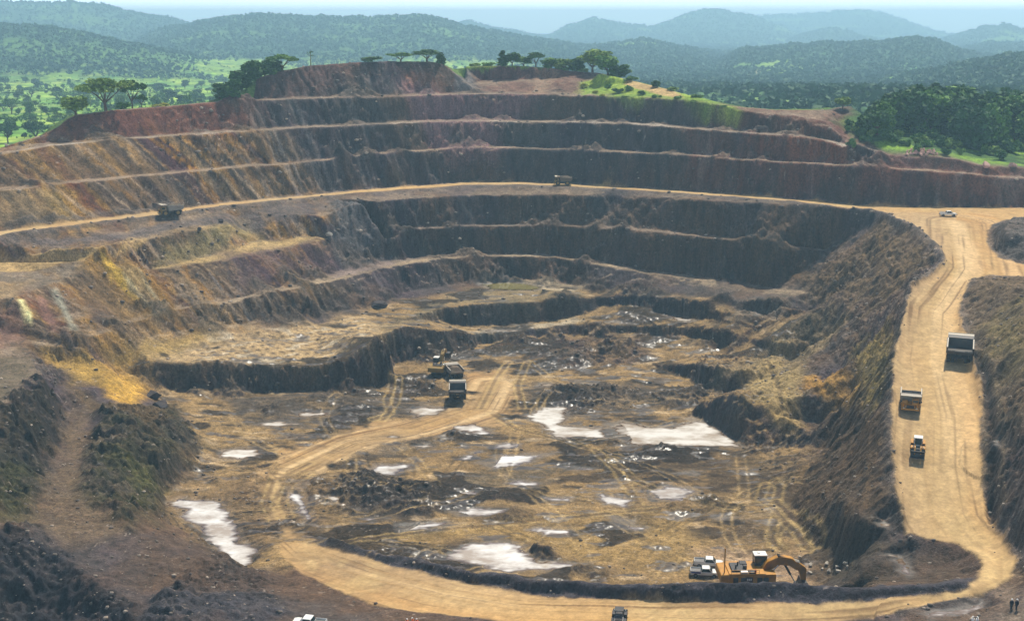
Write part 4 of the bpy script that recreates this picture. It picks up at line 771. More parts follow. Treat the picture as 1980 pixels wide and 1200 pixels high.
def tube(pts, r0, r1, n=6):
    v, f = [], []; pts = [Vector(p) for p in pts]
    for i, p in enumerate(pts):
        d = (pts[min(i+1, len(pts)-1)]-pts[max(i-1, 0)]).normalized(); s = d.orthogonal().normalized(); t = d.cross(s); r = r0+(r1-r0)*i/(len(pts)-1)
        for k in range(n):
            a = 2*math.pi*k/n; v.append(p+s*r*math.cos(a)+t*r*math.sin(a))
    for i in range(len(pts)-1):
        for k in range(n): f.append((i*n+k, i*n+(k+1) % n, (i+1)*n+(k+1) % n, (i+1)*n+k))
    return v, f
def join_tubes(ts):
    v, f = [], []
    for a, b in ts:
        o = len(v); v += a; f += [tuple(i+o for i in q) for q in b]
    return v, f
def tag(o, label, cat, group=None):
    o['label'] = label; o['category'] = cat
    if group: o['group'] = group
def link_part(name, me, parent):
    o = bpy.data.objects.new(name, me); C.objects.link(o); o.parent = parent; return o
TREES = {}
def tree_meshes(kind, seed):
    """crown and trunk meshes for a tree 10 m tall"""
    key = (kind, seed)
    if key in TREES: return TREES[key]
    g = np.random.RandomState(seed*13+len(kind)); blobs = []; tubes = []
    if kind == 'acacia':
        base = [(0, 0, 0), (.2, .1, 2.0), (.1, -.1, 3.2)]; tubes.append(tube(base, .42, .3))
        for k in range(7):
            a = k*2*math.pi/7+g.rand(); r = 2.2+3.6*g.rand(); top = (r*math.cos(a), r*math.sin(a), 6.6+1.6*g.rand()); tubes.append(tube([(.1, -.1, 2.6), (top[0]*.45, top[1]*.45, 5.0), top], .22, .06, 5))
            blobs.append((top, (2.6, 2.6, .9)))
        for k in range(5): a = g.rand()*6.28; r = 2.5*g.rand(); blobs.append(((r*math.cos(a), r*math.sin(a), 8.2+1.1*g.rand()), (2.5, 2.5, .9)))
        mat, size = 'olive', .42
    elif kind == 'round':
        tubes.append(tube([(0, 0, 0), (.1, .2, 1.6), (0, 0, 3)], .38, .26))
        for k in range(6):
            a = k*1.05+g.rand(); r = 1.5+1.4*g.rand(); top = (r*math.cos(a), r*math.sin(a), 4.6+3*g.rand()); tubes.append(tube([(0, 0, 2.2), (top[0]*.5, top[1]*.5, 3.8), top], .2, .06, 5)); blobs.append((top, (1.9, 1.9, 1.6)))
        for k in range(5): blobs.append(((g.normal()*1.2, g.normal()*1.2, 6.5+2.2*g.rand()), (1.9, 1.9, 1.5)))
        mat, size = 'mid', .45
    elif kind == 'bushy':
        tubes.append(tube([(0, 0, 0), (0, .1, 2.5), (.1, 0, 5)], .4, .15))
        for k in range(13): h = g.rand(); r = (3.0-1.6*abs(h-.35))*g.rand()**.5; a = g.rand()*6.28; blobs.append(((r*math.cos(a), r*math.sin(a), 1.3+7.3*h), (1.8, 1.8, 1.5)))
        mat, size = 'dark', .48
    elif kind == 'spire':
        tubes.append(tube([(0, 0, 0), (0, .1, 4), (.1, 0, 8)], .3, .08))
        for k in range(9): h = k/9; blobs.append(((g.normal()*.45, g.normal()*.45, 1.5+8*h), (1.5*(1.1-h)+.4, 1.5*(1.1-h)+.4, 1.0)))
        mat, size = 'dark', .42
    elif kind == 'shrub':
        tubes.append(tube([(0, 0, 0), (.4, .2, 3), (.6, .3, 6)], .3, .1, 4))
        for k in range(7): a = g.rand()*6.28; r = 5*g.rand()**.7; blobs.append(((r*math.cos(a), r*math.sin(a), 2.5+5*g.rand()), (3.2, 3.2, 2.4)))
        mat, size = 'mid', .95
    elif kind == 'bare':
        tubes.append(tube([(0, 0, 0), (.2, 0, 5), (0, .1, 10)], .22, .05, 5))
        for k in range(8): a = g.rand()*6.28; z0 = 2.5+6*g.rand(); l = 1+1.6*g.rand(); tubes.append(tube([(.1, 0, z0), (l*math.cos(a), l*math.sin(a), z0+1.2+g.rand())], .09, .03, 4))
        blobs = [((g.normal(), g.normal(), 6+3*g.rand()), (.8, .8, .5)) for k in range(4)]; mat, size = 'dark', .3
    cs_ = []
    n_each = {'acacia': 105, 'round': 105, 'bushy': 150, 'spire': 110, 'shrub': 60, 'bare': 10}[kind]
    for c, s in blobs:
        p = g.normal(size=(n_each, 3)); p /= np.linalg.norm(p, axis=1, keepdims=True); p *= (0.55+0.5*g.rand(n_each))[:, None]; cs_.append(np.array(c)+p*np.array(s))
    cen = np.concatenate(cs_); v, q = leaf_quads(cen, size, g)
    crown = np_mesh('crown', v, q, ML[mat]); tv_, tf_ = join_tubes(tubes); tm = bpy.data.meshes.new('trunk'); tm.from_pydata([tuple(a) for a in tv_], [], tf_); tm.materials.append(MBARK)
    TREES[key] = (tm, crown); return TREES[key]
CROWN_VAR = {}
def crown_in(me, mat):
    if mat is None: return me
    k = (me.name, mat)
    if k not in CROWN_VAR: c = me.copy(); c.materials.clear(); c.materials.append(ML[mat]); CROWN_VAR[k] = c
    return CROWN_VAR[k]
def tree(name, kind, seed, loc, h, wide, label, cat, group=None, mat=None, rz=None):
    tm, cm = tree_meshes(kind, seed); r = bpy.data.objects.new(name, None); C.objects.link(r); r.location = loc; r.empty_display_size = 1
    r.rotation_euler.z = rz if rz is not None else random.random()*6.28; r.scale = (h/10*wide, h/10*wide, h/10); tag(r, label, cat, group)
    link_part('trunk', tm, r); link_part('crown', crown_in(cm, mat), r); return r
random.seed(5); np.random.seed(5)
def px_per_m(p): return FPX/(p.y*CP-p.z*SP)
def rim_tree(px, py, hp, wp, name, kind, seed, label, cat='tree', group=None, mat=None, yoff=0.0):
    """a tree whose foot is the ground seen at photo pixel (px, py); hp, wp its height and spread in photo pixels"""
    g = ghit(px, py, 1); yoff = min(yoff, 2)
    if yoff: g.x *= (g.y+yoff)/g.y; g.y += yoff; g.z = float(ground_z(np.array([g.x]), np.array([g.y]))[0])
    s = px_per_m(g)/1.08; h = hp/s; spread = {'acacia': 11.5, 'round': 7, 'bushy': 7, 'spire': 4, 'shrub': 14, 'bare': 4}[kind]
    return tree(name, kind, seed, (g.x, g.y, g.z-.3), h, max(.4, (wp/s)/(spread*h/10)), label, cat, group, mat)
rim_tree(205,213,60,82,'umbrella_tree','acacia',1,'wide flat topped tree on the red rim, largest of the left rim trees')
rim_tree(256,209,52,40,'umbrella_tree','acacia',2,'slender flat topped tree just right of the widest rim tree',mat='dark')
rim_tree(274,208,24,22,'umbrella_tree','acacia',3,'smallest flat topped tree on the left rim beside yellow grass',mat='dark')
rim_tree(146,226,40,46,'rim_tree','round',4,'round olive tree at the left end of the red rim above the dirt ramp',mat='olive')
rim_tree(238,210,14,30,'shrub','shrub',1,'low green shrub between the two flat topped rim trees','shrub')
rim_tree(310,206,8,40,'shrub','shrub',2,'low shrub with yellow grass right of the rim trees','shrub',mat='yellow')
for k,(px,py,hp,wp) in enumerate([(425,193,36,40),(445,188,44,44),(468,172,48,48),(492,160,46,46),(512,146,40,44),(530,138,30,36)]):
    rim_tree(px,py,hp*.8,wp*.85,'rim_tree','bushy',10+k,('lowest','second lowest','third lowest','third highest','second highest','highest')[k]+' dark bushy tree in the row climbing the left flank of the hilltop',group='bushy trees on the hilltop flank',mat='dark',yoff=6)
rim_tree(547,134,30,50,'umbrella_tree','acacia',5,'flat topped green tree at the left end of the hilltop',mat='mid',yoff=4)
rim_tree(601,126,30,18,'bare_tree','bare',1,'thin nearly leafless tree on the hilltop',yoff=2)
rim_tree(826,120,22,56,'umbrella_tree','acacia',6,'broad dark flat topped tree on the right end of the hilltop',mat='dark',yoff=4)
rim_tree(853,122,22,18,'rim_tree','bushy',20,'dense dark upright tree beside the broad hilltop tree',mat='dark',yoff=3)
rim_tree(715,121,12,44,'shrub','shrub',3,'row of dark low shrubs behind the hilltop edge','shrub',mat='dark',yoff=5)
rim_tree(775,120,18,46,'umbrella_tree','acacia',8,'thin pale green tree behind the hilltop mast',mat='mid',yoff=7)
for k,(px,py,hp,wp,kd,mt,lb) in enumerate([(972,128,30,18,'spire','dark','narrow dark tree, first of the row on the grassy rim'),(990,128,26,24,'round','dark','dark rounded tree next to the narrow one on the grassy rim'),(1012,128,18,30,'round','mid','low light green tree on the grassy rim'),
    (1036,129,26,34,'acacia','dark','small flat topped dark tree in the middle of the grassy rim'),(1065,131,20,34,'round','mid','low tree right of the small flat topped tree'),(1090,135,22,36,'round','olive','low olive tree left of the tall tree pair on the rim'),(1114,137,24,26,'bushy','dark','dark bushy tree just left of the tall tree pair'),
    (1146,140,44,48,'round','olive','tall light green tree on the grassy rim above the tan track'),(1175,146,38,44,'round','mid','second tall green tree standing beside the tallest rim tree'),(1198,150,26,36,'bushy','dark','dark green tree at the right end of the tall rim trees'),(1268,170,12,16,'bushy','dark','small dark bush alone on the grass ridge right of the tall trees')]):
    rim_tree(px,py,hp,wp,'rim_tree',kd,30+k%4,lb,mat=mt,yoff=4)
for k,(px,py,hp,wp,mt) in enumerate([(1128,170,16,30,'yellow'),(1150,180,12,26,'yellow'),(1175,172,20,34,'mid'),(1195,180,18,40,'dark'),(1215,176,18,34,'mid'),(1240,183,14,34,'dark'),(1210,188,8,40,'olive'),(1270,188,10,36,'mid'),(1310,190,10,40,'mid'),(1340,198,8,30,'olive'),(1165,186,8,30,'yellow'),(1400,206,8,30,'mid')]):
    rim_tree(px,py,hp*.62,wp*.5,'shrub','shrub',4+k%5,'leafy shrub on the bright green grass slope below the tan track','shrub','shrubs on the green slope',mat=mt)
for k,(px,py) in enumerate([(1060,131),(1080,134),(1100,139),(1125,141),(1220,158),(1300,176),(1350,190),(920,128),(945,128)]):
    rim_tree(px,py,9,26,'shrub','shrub',4+k%5,'low green shrub along the crest of the grassy rim','shrub','shrubs along the rim crest',mat=('mid','olive')[k%2],yoff=2)
rim_tree(1630,212,26,26,'rim_tree','round',41,'small olive tree on the bare saddle left of the dark forest',mat='olive')
# forest on the right shelf: every tree its own
FT = []
for k in range(96):
    for tr_ in range(60):
        px = random.uniform(1672, 2080); py = random.uniform(214, 262) if k < 70 else random.uniform(255, 285)
        if py > 262 and px < 1850: continue
        g = ghit(px, py)
        if all((g.x-q.x)**2+(g.y-q.y)**2 > 5.0**2 for q in FT): break
    FT.append(g); s = px_per_m(g)
    topy = np.interp(px, [1672, 1700, 1740, 1770, 1800, 1850, 1868, 1890, 1905, 1935, 1960, 2000, 2080], [206, 188, 168, 158, 152, 156, 172, 166, 160, 154, 166, 178, 180])
    hp = min(max(26, (py-topy)*random.uniform(.75, 1.0)), 78)
    kd = random.choice(['bushy', 'bushy', 'round', 'bushy', 'spire'])
    tree('forest_tree', kd, 50+k % 4, (g.x, g.y, g.z-.3), hp/s, random.uniform(.9, 1.35), 'dark green tree in the dense wood on the right shelf above the pit', 'tree', 'trees of the dark wood', random.choice(['dark', 'dark', 'far', 'mid']))
for k in range(125):
    px = random.uniform(1640, 2060); py = random.uniform(236, 268)+max(0, (px-1700))*.11+random.uniform(0, 22)
    g = ghit(px, py); s = px_per_m(g)
    if g.y > 560: continue
    tree('shrub', 'shrub', 4+k % 5, (g.x, g.y, g.z-.2), random.uniform(8, 24)/s, random.uniform(.7, 1.3), 'green bush on the overgrown slope below the dark wood', 'shrub', 'bushes below the dark wood', random.choice(['mid', 'dark', 'dark', 'olive']))
# savanna trees of the left valley
VT = []
for k in range(290):
    for tr_ in range(40):
        px = random.uniform(-60, 470); f = random.random(); yv = 720*math.exp(f**1.1*math.log(2100/720)); xv = (px-CX)/FPX*(yv*CP+65*SP)
        if all((xv-a)**2+(yv-b)**2 > (9 if yv < 900 else 14)**2 for a, b in VT): break
    VT.append((xv, yv)); zv = float(outer_z(np.array([xv]), np.array([yv]))[0])
    h = 3.5+10*random.random()**1.5
    tree('valley_tree', random.choice(['acacia', 'round', 'bushy', 'round']), 60+k % 3, (xv, yv, zv-.3), h, random.uniform(.8, 1.7), 'dark tree scattered on the bright green grassland left of the pit', 'tree', 'scattered trees of the left valley', random.choice(['dark', 'mid', 'mid', 'olive']))
g = np.random.RandomState(8); n_ = 14000
sx_, sy_ = g.uniform(-900, -60, n_), 700*np.exp(g.rand(n_)*math.log(2600/700)); sw = (fbm(sx_/45, sy_/70, 5, 4) > .02) & (np.abs(sx_) < sy_*.52); sx_, sy_ = sx_[sw], sy_[sw]
rr_ = .6+1.8*g.rand(len(sx_))**2; cc = np.stack([sx_, sy_, outer_z(sx_, sy_)+rr_*.6], -1); off = g.normal(size=(len(sx_), 5, 3))*np.array([.8, .8, .35]); cc = (cc[:, None]+off*rr_[:, None, None]).reshape(-1, 3)
v, q = leaf_quads(cc, np.repeat(rr_*.6, 5), g); so_ = bpy.data.objects.new('scrub', np_mesh('scrub', v, q, ML['mid'])); C.objects.link(so_); so_['kind'] = 'stuff'; so_['label'] = 'low scrub dotting the green valley left of the pit'; so_['category'] = 'scrub'
# far woods: one mass of leaf clumps on the ridges
g = np.random.RandomState(3); cand = 420000
fd = 700*np.exp(g.rand(cand)**.75*math.log(12000/700)); fa = np.radians(g.uniform(-25, 25, cand)); fx, fy = fd*np.sin(fa), fd*np.cos(fa)
hz = outer_z(fx, fy); fm_ = np.clip(sm(6, 30, hz-outer_z(fx, fy, True)+14*fbm(fx/200, fy/200, 2, 3))+sm(2900, 4000, fd), 0, 1); fm_ = np.maximum(fm_, sm(-20, 120, fx)*.9)
fm_ *= 1-((fx < -20) & (fd < 2150)); fm_ *= 1-np.where(fx < 0, .45, .85)*sm(.28, .42, fbm(fx/240, fy/240, 14, 3))
ok = g.rand(cand) < fm_*np.clip(1.15-fd/15000, .25, 1); fx, fy, fd, hz = fx[ok], fy[ok], fd[ok], hz[ok]
pick = g.permutation(len(fx))[:150000]; fx, fy, fd, hz = fx[pick], fy[pick], fd[pick], hz[pick]
r = 1.5+3.6*g.rand(len(fx))**1.6; r *= 1+np.clip(fd-2500, 0, 8000)/5500
cen = np.stack([fx, fy, hz+r*.8+.6], -1); K = 5
off = g.normal(size=(len(fx), K, 3)); off /= np.linalg.norm(off, axis=2, keepdims=True); off[..., 2] *= .75; cc = (cen[:, None]+off*r[:, None, None]*.75).reshape(-1, 3)
v, q = leaf_quads(cc, np.repeat(r*.66, K), g)
fo = bpy.data.objects.new('far_forest', np_mesh('far_forest', v, q, ML['far'])); C.objects.link(fo); fo['kind'] = 'stuff'
fo['label'] = 'dark green woods covering the hazy hills behind the pit'; fo['category'] = 'forest'
# ------------------------------------------------------------------ machines, people, boulders
class MB:
    def __init__(s): s.v, s.f = [], []
    def add(s, v, f):
        o = len(s.v); s.v += [tuple(p) for p in v]; s.f += [tuple(i+o for i in q) for q in f]; return s
    def box(s, c, d, rx=0, ry=0, rz=0, top=(1, 1)):
        M = Matrix.Rotation(rz, 3, 'Z') @ Matrix.Rotation(ry, 3, 'Y') @ Matrix.Rotation(rx, 3, 'X'); v = []
        for z in (-.5, .5):
            k = top if z > 0 else (1, 1)
            for a, b in ((-.5, -.5), (.5, -.5), (.5, .5), (-.5, .5)): v.append(Vector(c)+M @ Vector((a*d[0]*k[0], b*d[1]*k[1], z*d[2])))
        return s.add(v, [(3, 2, 1, 0), (4, 5, 6, 7), (0, 1, 5, 4), (1, 2, 6, 5), (2, 3, 7, 6), (3, 0, 4, 7)])
    def prism(s, prof, x0, x1):                                  # profile in (y, z) extruded along x
        n = len(prof); v = [(x0, a, b) for a, b in prof]+[(x1, a, b) for a, b in prof]
        return s.add(v, [tuple(range(n)), tuple(range(2*n-1, n-1, -1))]+[(i, i+n, (i+1) % n+n, (i+1) % n) for i in range(n)])
    def cyl(s, p0, p1, r, n=12, r1=None):
        p0, p1 = Vector(p0), Vector(p1); d = (p1-p0).normalized(); a = d.orthogonal().normalized(); b = d.cross(a); v = []; r1 = r if r1 is None else r1
        for p, q in ((p0, r), (p1, r1)):
            for k in range(n): t = 2*math.pi*k/n; v.append(p+a*q*math.cos(t)+b*q*math.sin(t))
        return s.add(v, [tuple(range(n-1, -1, -1)), tuple(range(n, 2*n))]+[(k, (k+1) % n, (k+1) % n+n, k+n) for k in range(n)])
    def beam(s, pts, wd, hts):                                   # bent box beam in the y-z plane
        for i in range(len(pts)-1):
            (a, b), (c, d) = pts[i], pts[i+1]; l = math.hypot(c-a, d-b); nx, nz = -(d-b)/l, (c-a)/l; h0, h1 = hts[i]/2, hts[i+1]/2
            s.prism([(a-nx*h0, b-nz*h0), (c-nx*h1, d-nz*h1), (c+nx*h1, d+nz*h1), (a+nx*h0, b+nz*h0)], -wd/2, wd/2)
            if i: s.cyl((-wd/2, a, b), (wd/2, a, b), h0*1.0, 10)
        return s
    def build(s, name, mat, parent, bevel=0.04):
        me = bpy.data.meshes.new(name); me.from_pydata(s.v, [], s.f); me.materials.append(mat)
        bm = bmesh.new(); bm.from_mesh(me); bmesh.ops.recalc_face_normals(bm, faces=bm.faces)
        if bevel: bmesh.ops.bevel(bm, geom=[e for e in bm.edges if len(e.link_faces) == 2 and e.calc_face_angle(0) > .6], offset=bevel, segments=1, affect='EDGES', clamp_overlap=True)
        bm.to_mesh(me); bm.free(); return link_part(name, me, parent)
M = {'yellow': simple_mat('dusty_yellow_paint', '#b87e12', .5, noise=.7, nscale=1.2), 'dark': simple_mat('dark_steel', '#2b292b', .6, noise=.5, nscale=1.5), 'grey': simple_mat('grey_steel', '#6a6866', .5, noise=.7, nscale=1.5),
     'white': simple_mat('dusty_white_paint', '#e4e2dc', .4, noise=.35, nscale=1.0), 'tyre': simple_mat('tyre_rubber', '#1d1c1c', .85, noise=.4), 'rim': simple_mat('wheel_rim', '#8a6a28', .6, noise=.5), 'glass': simple_mat('dark_glass', '#16282a', .08, spec=.6),
     'lamp': simple_mat('lamp_lens', '#d8d6c8', .2), 'ore': simple_mat('ore_load', '#6a5a48', .95, noise=.7, nscale=1.0), 'tray': simple_mat('worn_tray_steel', '#8c8378', .55, noise=.8, nscale=.9), 'blue': simple_mat('blue_paint', '#27378a', .45), 'orange': simple_mat('orange_cloth', '#d2641c', .85), 'navy': simple_mat('navy_cloth', '#1f2430', .9),
     'skin': simple_mat('skin', '#5a3a28', .6), 'hat': simple_mat('white_helmet', '#e8e6e0', .4), 'pale': simple_mat('sunlit_tint_steel', '#b8ae9c', .6, noise=.3), 'darktray': simple_mat('dark_tray_steel', '#3a3634', .55, noise=.6, nscale=.9), 'badge': simple_mat('dark_badge', '#3a1c16', .5), 'olive': simple_mat('olive_dusty_paint', '#8a6c22', .6, noise=.8, nscale=1.0), 'red': simple_mat('red_paint', '#a02018', .5)}
def root(name, loc, rz, s=1.0, tilt=None):
    r = bpy.data.objects.new(name, None); C.objects.link(r); r.location = loc; r.rotation_euler = (tilt or 0, 0, rz); r.scale = (s, s, s); return r
def wheel(r, c, rad_, wd, mat='rim'):
    x0, y0, z0 = c; m = MB().cyl((x0-wd/2, y0, z0), (x0+wd/2, y0, z0), rad_, 22)
    for k in range(22):
        t = 2*math.pi*k/22; m.box((x0, y0+math.cos(t)*rad_, z0+math.sin(t)*rad_), (wd*.9, rad_*.12, rad_*.08), rx=t+math.pi/2)
    w_ = m.build('wheel', M['tyre'], r, .0); sx = 1 if x0 > 0 else -1
    MB().cyl((x0+sx*wd/2-sx*.1, y0, z0), (x0+sx*(wd/2+.05), y0, z0), rad_*.55, 16).cyl((x0+sx*(wd/2), y0, z0), (x0+sx*(wd/2+.16), y0, z0), rad_*.22, 10).build('rim', M[mat], w_, .02)
def haul_truck(loc, rz, s, label, loaded=False, body='yellow', tray='tray', group=None, tilt=None):
    r = root('haul_truck', loc, rz, s, tilt); tag(r, label, 'dump truck', group)
    MB().box((-.75, -.2, 1.55), (.4, 9.0, .75)).box((.75, -.2, 1.55), (.4, 9.0, .75)).box((0, 3.6, 1.6), (1.9, .5, .6)).box((0, -2.4, 1.35), (4.2, .7, .7)).box((0, 2.9, 1.35), (3.6, .4, .4)).box((1.55, .4, 1.6), (1.1, 1.9, 1.1)).box((-1.55, .4, 1.6), (1.1, 1.9, 1.1)).build('chassis', M['dark'], r)
    side = [(-5.1, 3.4), (-4.5, 2.55), (1.3, 2.25), (1.95, 4.45), (1.7, 4.75), (-5.0, 4.35)]
    b = MB().prism(side, -2.95, -2.78).prism(side, 2.78, 2.95).prism([(-5.1, 3.35), (-4.5, 2.5), (1.35, 2.2), (1.25, 2.42), (-4.4, 2.72), (-4.95, 3.5)], -2.78, 2.78)
    b.prism([(1.2, 2.25), (1.35, 2.2), (2.0, 4.5), (1.85, 4.6)], -2.78, 2.78)
    for yy in (-3.9, -2.7, -1.5, -.3, .8): b.box((-3.03, yy, 3.4), (.16, .22, 1.75)).box((3.03, yy, 3.4), (.16, .22, 1.75))
    b.box((-3.03, -1.7, 4.42), (.2, 6.6, .2), rx=.055).box((3.03, -1.7, 4.42), (.2, 6.6, .2), rx=.055); b.prism([(1.75, 4.55), (3.55, 4.75), (3.55, 4.93), (1.75, 4.78)], -2.93, 2.93); tb = b.build('dump_body', M[tray], r); MB().prism([(3.5, 4.78), (4.75, 4.9), (4.78, 5.05), (3.5, 4.98)], -2.95, 2.95).box((0, 4.72, 5.04), (5.9, .12, .22)).box((-2.87, -1.8, 4.56), (.26, 6.5, .1), rx=.055).box((2.87, -1.8, 4.56), (.26, 6.5, .1), rx=.055).build('canopy', M['pale'], tb, .02)  # canopy lip and rims tinted pale to paint in their sunlit tops
    if loaded:
        g = np.random.RandomState(4); n = 15; v, f = [], []
        for i in range(n):
            for j in range(n):
                u, w_ = i/(n-1), j/(n-1); edge = min(u, 1-u, w_, 1-w_)*4
                v.append((-2.75+5.5*u, -4.6+6.2*w_, 3.2+min(1.0, edge)*(1.35+.4*math.sin(w_*3.1)*math.sin(u*3.1))+.25*g.rand()*min(1, edge)))
        for i in range(n-1):
            for j in range(n-1): f.append((i*n+j, (i+1)*n+j, (i+1)*n+j+1, i*n+j+1))
        MB().add(v, f).build('load', M['ore'], tb, 0)
    MB().box((0, 3.55, 2.42), (5.6, 2.7, .16)).box((-2.6, 4.7, 2.75), (.1, .1, .7)).box((2.6, 4.7, 2.75), (.1, .1, .7)).box((1.4, 4.85, 3.05), (2.5, .07, .07)).box((1.4, 4.85, 2.75), (2.5, .07, .07)).box((1.6, 3.3, 2.85), (1.5, 1.5, .75)).build('deck', M[body], r)
    c = MB().box((-1.35, 3.7, 3.2), (1.75, 1.75, 1.5)).box((-1.35, 3.7, 4.0), (1.95, 1.95, .14)).build('cab', M[body], r)
    MB().box((-1.35, 4.6, 3.4), (1.5, .06, .85)).box((-2.25, 3.7, 3.4), (.06, 1.3, .8)).box((-.45, 3.7, 3.4), (.06, 1.3, .8)).build('window', M['glass'], c, 0)
    MB().box((0, 4.45, 1.85), (2.7, .9, 1.0)).box((-2.15, 4.5, 1.75), (.9, .5, 1.1)).box((2.15, 4.5, 1.75), (.9, .5, 1.1)).build('front_fender', M[body], r)
    m = MB().box((0, 4.93, 1.85), (2.3, .08, .95))
    for k in range(6): m.box((0, 4.99, 1.5+k*.14), (2.2, .05, .05))
    m.build('grille', M['dark'], r, 0); MB().box((0, 4.95, 1.0), (5.2, .5, .5)).build('bumper', M[body], r)
    for sx in (-1, 1):
        MB().box((sx*1.75, 5.0, 1.35), (.6, .12, .26)).build('headlight', M['lamp'], r, .02)
        l_ = MB()
        for k in range(5): l_.box((sx*2.55, 5.05-.02*k, .9+.33*k), (.6, .06, .05))
        l_.box((sx*2.25, 5.05, 1.6), (.05, .05, 1.7)).box((sx*2.85, 5.05, 1.6), (.05, .05, 1.7)).build('ladder', M['dark'], r, 0)
        MB().cyl((sx*2.9, 4.6, 2.5), (sx*2.95, 4.75, 3.6), .05, 6).box((sx*2.98, 4.78, 3.5), (.35, .06, .55)).build('mirror', M['dark'], r, 0)
        wheel(r, (sx*2.3, 2.9, 1.35), 1.35, .95)
        for xx in (1.5, 2.45): wheel(r, (sx*xx, -2.4, 1.35), 1.35, .85)
    return r
def pickup(loc, rz, label, stripe=False, group=None, s=1.0):
    r = root('pickup', loc, rz, s); tag(r, label, 'pickup truck', group)
    b = MB().prism([(-2.6, .5), (-2.6, 1.02), (2.0, 1.06), (2.55, .92), (2.62, .5)], -.9, .9).prism([(-.75, 1.04), (-.5, 1.72), (.75, 1.74), (1.35, 1.07)], -.78, .78)
    b.box((-.86, -1.65, 1.15), (.08, 1.75, .3)).box((.86, -1.65, 1.15), (.08, 1.75, .3)).box((0, -2.55, 1.15), (1.75, .08, .3)).build('body', M['white'], r, .06)
    MB().box((0, -1.65, 1.03), (1.6, 1.7, .05)).build('cargo_bed', M['grey'], r, 0)
    MB().prism([(.82, 1.68), (1.3, 1.12), (1.34, 1.14), (.86, 1.72)], -.7, .7).prism([(-.62, 1.12), (-.42, 1.64), (.62, 1.66), (1.08, 1.12)], -.80, -.785).prism([(-.62, 1.12), (-.42, 1.64), (.62, 1.66), (1.08, 1.12)], .785, .80).prism([(-.78, 1.12), (-.56, 1.66), (-.53, 1.64), (-.74, 1.1)], -.68, .68).build('window', M['glass'], r, 0)
    MB().box((0, 2.6, .62), (1.84, .18, .26)).box((0, -2.65, .6), (1.8, .14, .2)).build('bumper', M['dark'], r, .02)
    if stripe: MB().box((-.905, -1.6, .95), (.02, 1.7, .3)).box((.905, -1.6, .95), (.02, 1.7, .3)).build('side_stripe', M['blue'], r, 0)
    for sx in (-1, 1):
        MB().box((sx*.68, 2.58, .82), (.36, .08, .16)).build('headlight', M['lamp'], r, .01)
        for yy in (1.65, -1.65): wheel(r, (sx*.82, yy, .38), .38, .26, 'grey')
    return r
